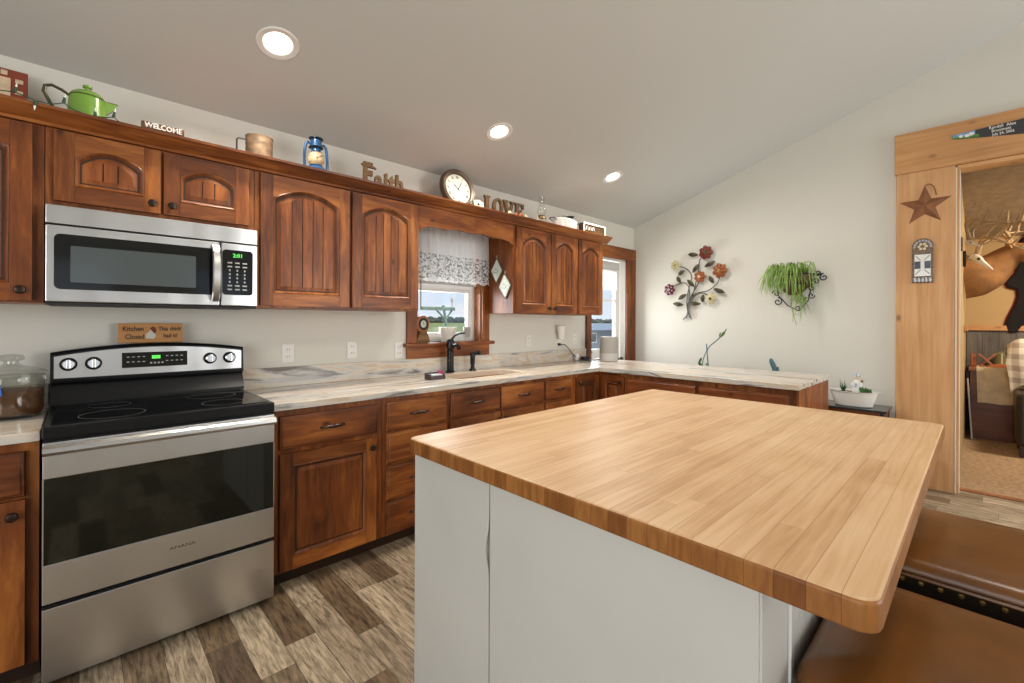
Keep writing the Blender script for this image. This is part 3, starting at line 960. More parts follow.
def door_mesh(Mx, w, h, rise=0.0, planks=0, hinge_gap=True, horiz=1):
    """raised panel door, local u 0..w, v 0..h, front at 0.02; materials: upright grain, cross grain, recess"""
    b = B(Mx)
    st = min(0.062, w * 0.2)
    rl = 0.068
    u0, u1, v0, v1 = st, w - st, rl, h - rl * 0.9
    T = 0.02
    ap = arch(u0, u1, v0, v1, rise, 0)
    low = v1 - rise
    # stiles, bottom rail, top rail
    b.mi = 0
    b.box(0, u0, 0, h, 0, T, 0.003); b.box(u1, w, 0, h, 0, T, 0.003)
    b.mi = horiz
    b.box(u0, u1, 0, v0, 0, T - 0.0002)
    top = [(x, y) for x, y in ap[2:]]
    b.prism([(x, y, 0) for x, y in top] + [(u0, h - 0.001, 0), (u1, h - 0.001, 0)], (0, 0, T - 0.0002))
    # sticking: rounded lip, groove, raised field
    b.mi = 0
    rings = [(0.0, T), (0.004, T + 0.003), (0.010, T), (0.016, T - 0.009), (0.022, T - 0.010), (0.040, T - 0.003)]
    R = []
    for m_, wd in rings:
        R.append([(x, y, wd) for x, y in arch(u0, u1, v0, v1, rise, m_)])
    b.loft(R[:4], False, False)
    b.mi = 3; b.loft(R[3:5], False, False)
    b.mi = 0; b.loft(R[4:], False, False)
    bmesh.ops.remove_doubles(b.bm, verts=b.bm.verts[:], dist=1e-6)
    if planks == 0:
        pv = [b.v((x, y, rings[-1][1])) for x, y in arch(u0, u1, v0, v1, rise, rings[-1][0])]
        b.f(pv)
    else:
        m_ = rings[-1][0]
        a0, a1 = u0 + m_, u1 - m_
        pv = [b.v((x, y, T - 0.008)) for x, y in arch(u0, u1, v0, v1, rise, m_)]
        b.mi = 3; b.f(pv); b.mi = 0
        g = 0.0022
        for k in range(planks):
            xa = a0 + (a1 - a0) * k / planks + (g if k else 0)
            xb = a0 + (a1 - a0) * (k + 1) / planks - (g if k < planks - 1 else 0)
            def topz(x):
                q = 2 * (x - a0) / (a1 - a0) - 1
                return v1 - m_ - rise * q * q
            tp = [(xb + (xa - xb) * j / 5, 0) for j in range(6)]
            pts = [(xa, v0 + m_), (xb, v0 + m_)] + [(x, topz(x)) for x, _ in tp]
            b.prism([(x, y, T - 0.008) for x, y in pts], (0, 0, 0.005))
    return b


def knob_at(parent, Mx, u, v, mat=None):
    b = B(Mx)
    prof = [(0.006, 0.019), (0.006, 0.032), (0.015, 0.036), (0.0175, 0.042), (0.015, 0.048), (0.006, 0.051)]
    rings = [[(u + r * cos(2 * pi * k / 16), v + r * sin(2 * pi * k / 16), w_) for k in range(16)] for r, w_ in prof]
    b.loft(rings)
    return b.done('knob', mat or M['bronze'], parent)


def pull_at(parent, Mx, u, v):
    b = B(Mx)
    pts, rr = [], []
    for k in range(11):
        t = k / 10 * 2 - 1
        pts.append((u + 0.056 * t, v + 0.004 * (1 - t * t), 0.021 + 0.026 * (1 - t * t) ** 0.5)); rr.append(0.0045 + 0.0055 * (1 - abs(t)) )
    b.tube(pts, rr, 10)
    for s in (-1, 1): b.ball((u + s * 0.058, v, 0.022), (0.010, 0.007, 0.004), 10, 6)
    return b.done('pull', M['bronze'], parent)


def add_door(cab, MF, x0, x1, z0, z1, y, rise=0.0, planks=0, knob=None):
    """door on a cabinet; MF = BACK or SIDE; x0 is the along-face start"""
    if MF is BACK: Mx = BACK(x0, y, z0); mats = WM
    else: Mx = SIDE(y, x0, z0); mats = [M['cab_z'], M['cab_y'], M['gap'], M['glaze']]
    wd, hd = abs(x1 - x0), z1 - z0
    o = door_mesh(Mx, wd, hd, rise, planks).done('door', mats, cab)
    if knob:
        u = {'l': 0.032, 'r': wd - 0.032}[knob[0]]
        v = {'b': 0.042, 't': hd - 0.05}[knob[1]]
        knob_at(o, Mx, u, v)
    return o


def add_drawer(cab, MF, x0, x1, z0, z1, y, pull=True, knob=False):
    if MF is BACK: Mx = BACK(x0, y, z0); m_ = M['cab_x']
    else: Mx = SIDE(y, x0, z0); m_ = M['cab_y']
    wd, hd = abs(x1 - x0), z1 - z0
    b = B(Mx)
    rg = [(0, 0), (0, 0.012), (0.004, 0.016), (0.008, 0.0165), (0.014, 0.021), (0.018, 0.0215)]
    rgs = [[(e, e, w_), (wd - e, e, w_), (wd - e, hd - e, w_), (e, hd - e, w_)] for e, w_ in rg]
    b.loft(rgs[:4], True, False)
    b.mi = 1; b.loft([rgs[3], [(0.0095, 0.0095, 0.0168), (wd - 0.0095, 0.0095, 0.0168), (wd - 0.0095, hd - 0.0095, 0.0168), (0.0095, hd - 0.0095, 0.0168)]], False, False)
    b.mi = 0; b.loft([[(0.0095, 0.0095, 0.0168), (wd - 0.0095, 0.0095, 0.0168), (wd - 0.0095, hd - 0.0095, 0.0168), (0.0095, hd - 0.0095, 0.0168)]] + rgs[4:], False, True)
    bmesh.ops.remove_doubles(b.bm, verts=b.bm.verts[:], dist=1e-6)
    o = b.done('drawer', [m_, M['glaze']], cab)
    if pull: pull_at(o, Mx, wd / 2, hd / 2)
    if knob: knob_at(o, Mx, wd / 2, hd / 2)
    return o


# ---- upper cabinets: carcass front at 2.67, doors 2.65
YU = 2.67


def upper(label, x0, x1, z0, z1):
    t = thing('upper_cabinet', label, 'cabinet', ((x0 + x1) / 2, YU + 0.165, z0), group=None)
    b = B(); b.box(x0, x1, YU, YW - 0.001, z0, z1, 0.002)
    b.done('carcass', M['cab_z'], t)
    return t


ZU0, ZU1, ZDT = 1.40, 2.128, 2.12
c = upper('dark wood wall cabinet with one door, left of the microwave', -0.86, -0.106, ZU0, ZU1)
add_door(c, BACK, -0.84, -0.50, ZU0 + .008, ZDT, YU, 0.045, 4, 'rb'); add_door(c, BACK, -0.49, -0.139, ZU0 + .008, ZDT, YU, 0.045, 4, 'rb')
c = upper('short wall cabinet with two arched doors above the microwave', -0.104, 0.664, 1.805, ZU1)
add_door(c, BACK, -0.079, 0.272, 1.826, ZDT, YU, 0.045, 3, 'rb'); add_door(c, BACK, 0.282, 0.637, 1.826, ZDT, YU, 0.045, 3, 'lb')
c = upper('tall double wall cabinet between microwave and curtained window', 0.666, 1.672, ZU0, ZU1)
add_door(c, BACK, 0.691, 1.179, ZU0 + .012, ZDT, YU, 0.06, 5); add_door(c, BACK, 1.197, 1.662, ZU0 + .012, ZDT, YU, 0.06, 5)
c = upper('double wall cabinet right of the window with potholders on its side', 2.575, 3.412, ZU0, ZU1)
add_door(c, BACK, 2.598, 3.022, ZU0 + .008, ZDT, YU, 0.06, 5, 'rb'); add_door(c, BACK, 3.034, 3.406, ZU0 + .008, ZDT, YU, 0.06, 5, 'lb')
c = upper('single door wall cabinet at the right end beside the glazed door', 3.414, 3.825, ZU0, ZU1)
add_door(c, BACK, 3.422, 3.815, ZU0 + .008, ZDT, YU, 0.06, 5)

# scalloped valance over the window
pts = [(1.674, 2.128)]
n = 56
for k in range(n + 1):
    t = k / n
    x = 1.674 + 0.899 * t
    zz = 1.975 + 0.020 * sin(pi * t) + 0.012 * abs(sin(pi * t * 4)) + (0.0 if 0.04 < t < 0.96 else -0.01)
    pts.append((x, zz))
pts.append((2.573, 2.128))
b = B(); b.prism([(x, YU - 0.002, z) for x, z in pts], (0, 0.02, 0))
b.solo('valance_board', M['cab_x'], 'scalloped wooden valance board bridging the cabinets over the window', 'valance', (2.12, YU, 1.98))

# crown moulding with shelf deck on which the decorations stand
prof = [(2.672, 2.1285), (2.655, 2.1285), (2.650, 2.140), (2.638, 2.146), (2.622, 2.156), (2.606, 2.172), (2.600, 2.178), (2.592, 2.180), (2.590, 2.192), (2.672, 2.192)]
b = B()
x0, x1 = -0.90, 3.90
b.loft([[(x0, y, z) for y, z in prof], [(x1 - (2.672 - min(y, 2.672)) * 0.0 - 0.0, y, z) for y, z in prof]])
b.box(x0, 3.83, 2.6721, 2.998, 2.1285, 2.192)
b.prism([(3.832, 2.672, 2.141), (3.86, 2.672, 2.15), (3.90, 2.672, 2.180), (3.90, 2.672, 2.192), (3.832, 2.672, 2.192)], (0, 0.325, 0))
b.solo('crown_moulding', M['cab_x'], 'dark wood crown moulding running along the cabinet tops', 'moulding', (1.5, 2.67, 2.128))
DECK = 2.1925

# ---- base cabinets: face at 2.405, fronts 2.385
YB = 2.405
ZT = 0.887


def base(label, x0, x1, MF=BACK):
    if MF is BACK:
        t = thing('base_cabinet', label, 'cabinet', ((x0 + x1) / 2, YB + .28, 0))
        b = B(); b.box(x0, x1, YB, YW - 0.02, 0.075, ZT, 0.0015)
        b.done('carcass', M['cab_z'], t)
        b = B(); b.box(x0, x1, YB + 0.05, YW - 0.03, 0.001, 0.075)
        b.done('toe_kick', M['glaze'], t)
    else:
        t = thing('base_cabinet', label, 'cabinet', (3.7, (x0 + x1) / 2, 0))
        b = B(); b.box(3.42, 4.22, x1, x0, 0.075, ZT, 0.0015)
        b.done('carcass', M['cab_z'], t)
        b = B(); b.box(3.47, 4.21, x1, x0, 0.001, 0.075)
        b.done('toe_kick', M['glaze'], t)
    return t


c = base('dark wood base cabinet left of the range', -0.86, -0.105)
add_drawer(c, BACK, -0.84, -0.495, 0.692, 0.855, YB); add_drawer(c, BACK, -0.485, -0.139, 0.692, 0.855, YB)
add_door(c, BACK, -0.84, -0.495, 0.085, 0.682, YB, knob='rt'); add_door(c, BACK, -0.485, -0.139, 0.085, 0.682, YB, knob='rt')
c = base('base cabinet with one drawer and one door, right of the range', 0.690, 1.265)
add_drawer(c, BACK, 0.712, 1.232, 0.692, 0.857, YB); add_door(c, BACK, 0.712, 1.225, 0.085, 0.668, YB, knob='rt')
c = base('base cabinet with a stack of four drawers', 1.267, 1.732)
for z0, z1 in ((0.690, 0.859), (0.497, 0.678), (0.290, 0.485), (0.085, 0.276)): add_drawer(c, BACK, 1.291, 1.720, z0, z1, YB)
c = base('wide sink base cabinet under the window with two false drawer fronts', 1.734, 2.659)
add_drawer(c, BACK, 1.748, 2.182, 0.703, 0.862, YB); add_drawer(c, BACK, 2.196, 2.649, 0.703, 0.862, YB)
add_door(c, BACK, 1.748, 2.182, 0.085, 0.690, YB, knob='rt'); add_door(c, BACK, 2.196, 2.649, 0.085, 0.690, YB, knob='lt')
c = base('narrow drawer base cabinet between sink and corner', 2.661, 3.028)
for z0, z1 in ((0.703, 0.862), (0.497, 0.69), (0.290, 0.485), (0.085, 0.276)): add_drawer(c, BACK, 2.672, 2.993, z0, z1, YB)
# corner cabinet (L-shaped) with two doors meeting in the inner corner
t = thing('base_cabinet', 'corner base cabinet with two doors meeting in the inside corner', 'cabinet', (3.7, 2.7, 0))
b = B(); b.prism([(3.03, YB, 0.075), (3.42, YB, 0.075), (3.42, 2.128, 0.075), (4.22, 2.128, 0.075), (4.22, YW - 0.02, 0.075), (3.03, YW - 0.02, 0.075)], (0, 0, ZT - 0.075))
b.done('carcass', M['cab_z'], t)
add_door(t, BACK, 3.062, 3.392, 0.085, 0.857, YB, knob='lt')
add_door(t, SIDE, 2.378, 2.142, 0.085, 0.857, 3.42, knob='rt')
c = base('peninsula base cabinet with long drawers beside the corner', 2.126, 1.502, SIDE)
for z0, z1 in ((0.70, 0.845), (0.40, 0.69), (0.085, 0.39)): add_drawer(c, SIDE, 2.118, 1.511, z0, z1, 3.42, pull=z0 < 0.65)
c = base('peninsula base cabinet with long drawers at the open end', 1.500, 0.842, SIDE)
for z0, z1 in ((0.70, 0.845), (0.40, 0.69), (0.085, 0.39)): add_drawer(c, SIDE, 1.490, 0.882, z0, z1, 3.42, pull=z0 < 0.65)
b = B(); b.box(3.415, 4.235, 0.826, 0.841, 0.0, ZT, 0.002)
b.done('end_panel', M['cab_z'], c)
b = B(); b.box(4.222, 4.235, 0.842, 1.498, 0.0, ZT, 0.002)
b.done('back_panel', M['cab_z'], c)

# ---- countertops
CZ0, CZ1 = 0.888, 0.925
YC = 2.372
t = thing('countertop', 'streaked laminate countertop piece left of the range with glass jar', 'countertop', (-0.48, 2.69, CZ0))
b = B(); b.box(-0.86, -0.1015, YC, YW - 0.001, CZ0, CZ1, 0.006); b.done('slab', M['lam_x'], t)
b = B(); b.box(-0.86, -0.1015, YW - 0.021, YW - 0.001, CZ1 + 0.0002, 1.035, 0.003); b.done('backsplash', M['lam_x'], t)
t = thing('countertop', 'long L-shaped streaked laminate countertop with sink and peninsula', 'countertop', (2.2, 2.69, CZ0))
SX0, SX1, SY0, SY1 = 1.90, 2.60, 2.50, 2.84
b = B()
g = 0.0
e = 0.672
b.box(e, SX0, YC, YW - 0.001, CZ0, CZ1, 0.006); b.box(SX1, 3.385, YC, YW - 0.001, CZ0, CZ1, 0.006)
b.box(SX0 - 0.006, SX1 + 0.006, YC, SY0, CZ0, CZ1, 0.006); b.box(SX0 - 0.006, SX1 + 0.006, SY1, YW - 0.001, CZ0, CZ1, 0.006)
b.done('slab', M['lam_x'], t)
b = B(); b.prism([(3.379, YC + 0.0002, CZ0), (3.379, 0.82, CZ0), (4.245, 0.82, CZ0), (4.245, YW - 0.001, CZ0), (3.379, YW - 0.001, CZ0)], (0, 0, CZ1 - CZ0 - 0.0001), 0.006)
b.done('peninsula_slab', M['lam_y'], t)
b = B(); b.box(0.672, 3.985, YW - 0.021, YW - 0.001, CZ1 + 0.0002, 1.045, 0.003)
b.done('backsplash', M['lam_x'], t)

t = thing('sink', 'cream sink basin set into the counter under the window', 'sink', (2.25, 2.67, 0.73))
b = B()
def rr(x0, x1, y0, y1, z, r, n=5):
    out = []
    for cx, cy, a0 in ((x1 - r, y0 + r, -90), (x1 - r, y1 - r, 0), (x0 + r, y1 - r, 90), (x0 + r, y0 + r, 180)):
        for k in range(n + 1):
            a = radians(a0 + 90 * k / n); out.append((cx + r * cos(a), cy + r * sin(a), z))
    return out
b.loft([rr(SX0 - .018, SX1 + .018, SY0 - .018, SY1 + .018, CZ1 + 0.0005, 0.05), rr(SX0 - .016, SX1 + .016, SY0 - .016, SY1 + .016, CZ1 + 0.006, 0.05), rr(SX0 + .004, SX1 - .004, SY0 + .004, SY1 - .004, CZ1 + 0.006, 0.05),
        rr(SX0 + .012, SX1 - .012, SY0 + .012, SY1 - .012, CZ1, 0.05), rr(SX0 + .02, SX1 - .02, SY0 + .02, SY1 - .02, 0.77, 0.06), rr(SX0 + .06, SX1 - .06, SY0 + .06, SY1 - .06, 0.745, 0.06)], False, True)
b.done('basin', M['sink'], t)
b = B(); b.lathe([(0.04, 0.746), (0.038, 0.749), (0.02, 0.747)], (2.25, 2.67, 0), 20); b.done('drain', M['bronze'], t)

# faucet and soap pump
t = thing('faucet', 'matt black single-lever kitchen faucet rising in front of the window', 'faucet', (2.115, 2.905, CZ1))
b = B(); b.lathe([(0.036, 0), (0.036, 0.012), (0.028, 0.02), (0.027, 0.19), (0.033, 0.195), (0.033, 0.245), (0.026, 0.262), (0.01, 0.268)], (2.115, 2.905, CZ1 + 0.0005), 20)
b.tube([(2.115, 2.905, CZ1 + .17), (2.10, 2.85, CZ1 + .215), (2.095, 2.79, CZ1 + .225), (2.092, 2.76, CZ1 + .20)], [0.02, 0.018, 0.016, 0.016], 12)
b.done('body', M['black'], t)
b = B(); b.tube([(2.115, 2.905, CZ1 + .255), (2.155, 2.90, CZ1 + .295), (2.20, 2.895, CZ1 + .31), (2.245, 2.89, CZ1 + .313)], [0.012, 0.009, 0.007, 0.009], 10)
b.done('lever', M['black'], t)
b = B(); b.lathe([(0.0337, 0.2), (0.0337, 0.206)], (2.115, 2.905, CZ1), 20); b.done('ring', M['bronze'], t)
b = B(); b.lathe([(0.0287, 0.1), (0.0287, 0.104)], (2.115, 2.905, CZ1), 20); b.done('ring', M['bronze'], t)
t = thing('side_sprayer', 'black side sprayer standing right of the faucet', 'sprayer', (2.34, 2.905, CZ1))
b = B(); b.lathe([(0.028, 0), (0.026, 0.014), (0.018, 0.02), (0.016, 0.05), (0.02, 0.06), (0.021, 0.11), (0.024, 0.135), (0.018, 0.15)], (2.34, 2.905, CZ1 + .0005), 16)
b.done('base', M['black'], t)
b = B(); b.tube([(2.34, 2.905, CZ1 + .135), (2.36, 2.88, CZ1 + .150), (2.378, 2.85, CZ1 + .15)], [0.017, 0.017, 0.02], 10)
b.done('spray_head', M['black'], t)
t = thing('sponge_caddy', 'small dark caddy with pale sponge at the left edge of the sink', 'caddy', (1.80, 2.66, CZ1))
b = B()
for x0, x1, y0, y1, z0, z1 in ((1.745, 1.865, 2.62, 2.70, .0005, .006), (1.745, 1.865, 2.62, 2.624, .006, .028), (1.745, 1.865, 2.696, 2.70, .006, .045), (1.745, 1.749, 2.624, 2.696, .006, .04), (1.861, 1.865, 2.624, 2.696, .006, .035)):
    b.box(x0, x1, y0, y1, CZ1 + z0, CZ1 + z1)
b.done('tray', M['caddy'], t)
b = B(); b.box(1.755, 1.85, 2.63, 2.69, CZ1 + .0062, CZ1 + .036, 0.006); b.done('sponge', M['sponge'], t)
b = B(); b.box(1.85, 1.859, 2.64, 2.69, CZ1 + .0062, CZ1 + .058, 0.003); b.done('scraper', M['red_plastic'], t)

# ------------------------------------------------------------------ range
RX0, RX1 = -0.095, 0.668
t = thing('range', 'freestanding stainless electric range with black glass top', 'range', (0.29, 2.66, 0))
b = B(); b.box(RX0, RX1, 2.352, 2.93, 0.03, 0.898); 
for x in (RX0 + .04, RX1 - .04):
    for y in (2.42, 2.88): b.lathe([(0.018, 0.0005), (0.018, 0.03)], (x, y, 0), 12)
b.done('body', M['black'], t)
b = B(); b.box(RX0 - 0.002, RX1 + 0.002, 2.322, 2.90, 0.899, 0.944, 0.006)
ct = b.done('cooktop', M['black'], t)
b = B(); b.box(RX0 + 0.02, RX1 - 0.02, 2.352, 2.868, 0.9443, 0.947, 0.001); b.done('glass_surface', M['blackgloss'], ct)
for bx, by, br_ in ((0.10, 2.47, 0.105), (0.49, 2.47, 0.085), (0.10, 2.73, 0.075), (0.49, 2.73, 0.105)):
    b = B(); b.lathe([(br_, 0.94705), (br_, 0.9474), (br_ - 0.003, 0.9474), (br_ - 0.003, 0.94705)], (bx, by, 0), 40, cap=False)
    b.done('burner_ring', simple('burner_print', (0.09, 0.085, 0.08), 0.3) if 'burner_print' not in bpy.data.materials else bpy.data.materials['burner_print'], ct)
# backguard: curved top edge, leaning control face
b = B()
n = 20
def gtop(u): return 1.182 + 0.034 * (1 - (2 * u - 1) ** 2)
rings = []
for k in range(n + 1):
    u = k / n
    x = RX0 + (RX1 - RX0) * u
    z = gtop(u)
    rings.append([(x, 2.868, 0.947), (x, 2.868, 0.965), (x, 2.905, 1.035), (x, 2.885, 1.046), (x, 2.882, 1.06), (x, 2.888, z - 0.012), (x, 2.898, z), (x, 2.955, z), (x, 2.955, 0.947)])
b.loft(rings)
bg = b.done('backguard', M['black'], t)
b = B()
rings = []
for k in range(n + 1):
    u = k / n
    x = RX0 + 0.012 + (RX1 - RX0 - 0.024) * u
    rings.append([(x, 2.8795, 1.066), (x, 2.8830, gtop(u) - 0.018), (x, 2.887, gtop(u) - 0.018), (x, 2.884, 1.066)])
b.loft(rings)
pn = b.done('control_panel', M['steel'], bg)
Mp = frame_M((0, 2.8812, 1.11), (1, 0, 0), (0, 0.03, 0.9995), (0, -0.9995, 0.03))
b = B(Mp); b.box(0.148, 0.408, -0.012, 0.062, -0.001, 0.003, 0.001); pnd = b.done('display_panel', M['blackgloss'], bg)
b = B(Mp); b.box(0.262, 0.296, 0.028, 0.045, 0.0031, 0.0036); b.done('clock_display', M['green_led'], bg)
b = B(Mp)
for i in range(4):
    for j in range(2):
        for x0 in (0.166, 0.318):
            b.box(x0 + i * 0.02, x0 + i * 0.02 + 0.010, 0.014 + j * 0.024, 0.018 + j * 0.024, 0.0031, 0.0035)
for i in range(4): b.box(0.255 + i * 0.015, 0.263 + i * 0.015, 0.004, 0.012, 0.0031, 0.0035)
b.done('key_legend', M['keys'], bg)
for kx in (-0.036, 0.048, 0.508, 0.598):
    b = B(Mp)
    def ringk(r, w_): return [(kx + r * cos(2 * pi * k / 24), 0.018 + r * sin(2 * pi * k / 24), w_) for k in range(24)]
    b.mi = 0; b.loft([ringk(0.030, 0.0), ringk(0.030, 0.006), ringk(0.027, 0.008), ringk(0.025, 0.012)])
    b.mi = 1; b.loft([ringk(0.023, 0.012), ringk(0.022, 0.026), ringk(0.019, 0.028)])
    b.box(kx - 0.006, kx + 0.006, -0.002, 0.040, 0.026, 0.036, 0.002)
    b.done('knob', [M['black'], M['chrome']], bg)
# oven door
b = B()
b.box(RX0, RX1, 2.318, 2.350, 0.757, 0.888, 0.004); b.box(RX0, RX1, 2.318, 2.350, 0.306, 0.4485, 0.004)
b.box(RX0, RX0 + 0.004, 2.320, 2.350, 0.4485, 0.757); b.box(RX1 - 0.004, RX1, 2.320, 2.350, 0.4485, 0.757)
dr = b.done('oven_door', M['steel'], t)
b = B(); b.box(RX0 + 0.004, RX1 - 0.004, 2.319, 2.345, 0.449, 0.7565); b.done('oven_window', M['oven_glass'], dr)
b = B(); b.box(RX0 + 0.003, RX1 - 0.003, 2.325, 2.349, 0.828, 0.842); b.done('vent_gap', M['gap'], dr)
b = B()
prof = [(2.312, 0.842), (2.290, 0.846), (2.281, 0.858), (2.284, 0.872), (2.297, 0.880), (2.312, 0.878), (2.318, 0.870), (2.318, 0.850)]
b.loft([[(RX0 + 0.001, y, z) for y, z in prof], [(RX1 - 0.001, y, z) for y, z in prof]])
b.done('handle', M['steel_soft'], dr)
b = B(); b.box(RX0, RX1, 2.318, 2.350, 0.024, 0.290, 0.004); sd = b.done('storage_drawer', M['steel'], t)
text_obj('brand_lettering', 'AMANA', 0.017, 0.0004, M['blackmat'], dr, BACK(0.315, 2.3178, 0.385), sx=1.5)

# ------------------------------------------------------------------ microwave
t = thing('microwave', 'stainless over-the-range microwave hanging under the short cabinet', 'microwave', (0.283, 2.79, 1.398))
MX0, MX1, MY = -0.101, 0.665, 2.60
b = B(); b.box(MX0, MX1, MY + 0.03, YW - 0.001, 1.402, 1.7985, 0.003); b.done('case', M['black'], t)
b = B(); b.box(MX0, MX1, MY, MY + 0.0295, 1.722, 1.7985, 0.005); b.done('vent_panel', M['steel'], t)
b = B(); b.box(MX0, 0.498, MY, MY + 0.0295, 1.404, 1.717, 0.006); dm = b.done('door', M['steel'], t)
Mm = BACK(0, MY, 1.404)
b = B(Mm)
def rrect(u0, u1, v0, v1, r, w_, n=5):
    out = []
    for cx, cy, a0 in ((u1 - r, v0 + r, -90), (u1 - r, v1 - r, 0), (u0 + r, v1 - r, 90), (u0 + r, v0 + r, 180)):
        for k in range(n + 1):
            a = radians(a0 + 90 * k / n); out.append((cx + r * cos(a), cy + r * sin(a), w_))
    return out
b.loft([rrect(-0.076, 0.497, 0.052, 0.278, 0.02, 0.0005), rrect(-0.076, 0.497, 0.052, 0.278, 0.02, 0.003)])
dw = b.done('window', M['blackgloss'], dm)
b = B(Mm); b.loft([rrect(-0.028, 0.40, 0.082, 0.232, 0.004, 0.0031), rrect(-0.028, 0.40, 0.082, 0.232, 0.004, 0.0036)])
b.done('window_mesh', M['micro_glass'], dm)
b = B(Mm)
ring = []
for k in range(13):
    q = k / 12
    ring.append((0.478, 0.02 + 0.275 * q, 0.004 + 0.044 * sin(pi * min(1, max(0, q))) ** 0.6))
rings = []
for p in ring: rings.append([(p[0] - 0.017, p[1], p[2]), (p[0] + 0.017, p[1], p[2]), (p[0] + 0.013, p[1], p[2] + 0.010), (p[0] - 0.013, p[1], p[2] + 0.010)])
b.loft(rings); b.done('handle', M['steel_soft'], dm)
b = B(); b.box(0.503, MX1, MY, MY + 0.0295, 1.404, 1.717, 0.006); cp = b.done('control_side', M['steel'], t)
b = B(Mm); b.loft([rrect(0.508, 0.642, 0.055, 0.280, 0.016, 0.0005), rrect(0.508, 0.642, 0.055, 0.280, 0.016, 0.003)]); b.done('keypad', M['blackgloss'], cp)
text_obj('clock_display', '2:01', 0.026, 0.0003, M['green_led'], cp, BACK(0.575, MY - 0.0034, 1.404 + 0.252), bold=0.0008)
b = B(Mm)
for j in range(8):
    for i in range(3):
        if j < 2 or j > 5: b.box(0.53 + i * 0.033, 0.55 + i * 0.033, 0.212 - j * 0.019, 0.219 - j * 0.019, 0.0031, 0.0036)
        else: b.box(0.536 + i * 0.033, 0.543 + i * 0.033, 0.211 - j * 0.019, 0.220 - j * 0.019, 0.0031, 0.0036)
b.done('key_legend', M['keys'], cp)
b = B(); b.box(MX0 + 0.004, MX1 - 0.004, MY + 0.004, YW - 0.03, 1.393, 1.4018, 0.002)
b.done('bottom_grille', M['blackmat'], t)

# ------------------------------------------------------------------ island
IX0, IX1, IY0, IY1 = 0.835, 2.548, 0.100, 1.405
ITZ0, ITZ1 = 0.8695, 0.921
t = thing('island_base', 'white painted island base under the butcher block top', 'kitchen island', (1.5, 0.83, 0))
BX0, BX1, BY0, BY1 = 0.872, 2.30, 0.272, 1.4035
b = B(); b.box(BX0 + 0.006, BX1, BY0 + 0.006, 1.375, 0.08, ITZ0 - 0.0005); b.box(BX0 + 0.05, BX1 - 0.03, BY0 + 0.05, 1.33, 0.0005, 0.08)
b.done('carcass', M['island'], t)
# two covering sheets on the end, with the thin batten sprung away at the joint
b = B(); b.box(BX0 - 0.001, BX0 + 0.0055, BY0, 0.998, 0.004, ITZ0 - 0.0006, 0.001); b.done('end_panel', M['island'], t)
b = B(); b.box(BX0 - 0.003, BX0 + 0.0055, 1.004, BY1, 0.004, ITZ0 - 0.0006, 0.001); b.done('end_panel', M['island'], t)
b = B()
L_ = []
for k in range(31):
    z = 0.01 + (ITZ0 - 0.012) * k / 30
    bul = 0.012 * math.exp(-((z - 0.665) / 0.045) ** 2)
    x = BX0 - 0.0035 - bul
    L_.append([(x, 0.996 + bul * .1, z), (x, 1.0065 - bul * .1, z), (x - 0.0025, 1.0065 - bul * .1, z), (x - 0.0025, 0.996 + bul * .1, z)])
b.loft(L_); b.done('joint_strip', M['island'], t)
b = B(); b.box(BX0 + 0.008, BX1, 1.3755, BY1 - 0.0, 0.08, ITZ0 - 0.0006, 0.001); b.done('back_panel', M['island'], t)
# seating side: corner stile then beadboard
b = B(); b.box(BX0 + 0.006, 1.032, BY0 - 0.004, BY0 + 0.0055, 0.004, ITZ0 - 0.0006, 0.001); b.done('corner_stile', M['island'], t)
b = B()
x = 1.040
while x < BX1 - 0.05:
    b.box(x, min(x + 0.043, BX1), BY0 - 0.001, BY0 + 0.0055, 0.004, ITZ0 - 0.0006, 0.0025); x += 0.045
b.done('beadboard', M['island'], t)
b = B(); b.box(1.0405, 1.048, BY0 - 0.008, BY0 - 0.0012, 0.004, ITZ0 - 0.0006, 0.002); b.done('batten', M['white'], t)

# butcher block slab with rounded corners, boards along X
b = B()
R0 = 0.032
def slab(e, z): return rr(IX0 + e, IX1 - e, IY0 + e, IY1 - e, z, R0 - e * 0.5, 6)
b.mi = 1
b.loft([slab(0.005, ITZ0), slab(0.0015, ITZ0 + 0.0015), slab(0.0, ITZ0 + 0.005), slab(0.0, ITZ1 - 0.009), slab(0.0007, ITZ1 - 0.0056), slab(0.0027, ITZ1 - 0.0027)], True, False)
b.mi = 0
b.loft([slab(0.0027, ITZ1 - 0.0027), slab(0.0056, ITZ1 - 0.0007), slab(0.009, ITZ1), slab(0.03, ITZ1)], False, True)
bmesh.ops.remove_doubles(b.bm, verts=b.bm.verts[:], dist=1e-5)
b.solo('butcher_block_top', [M['butcher'], M['butcher_end']], 'thick maple butcher block top with rounded corners on the white island', 'countertop', (1.69, 0.75, ITZ0), ang=50)


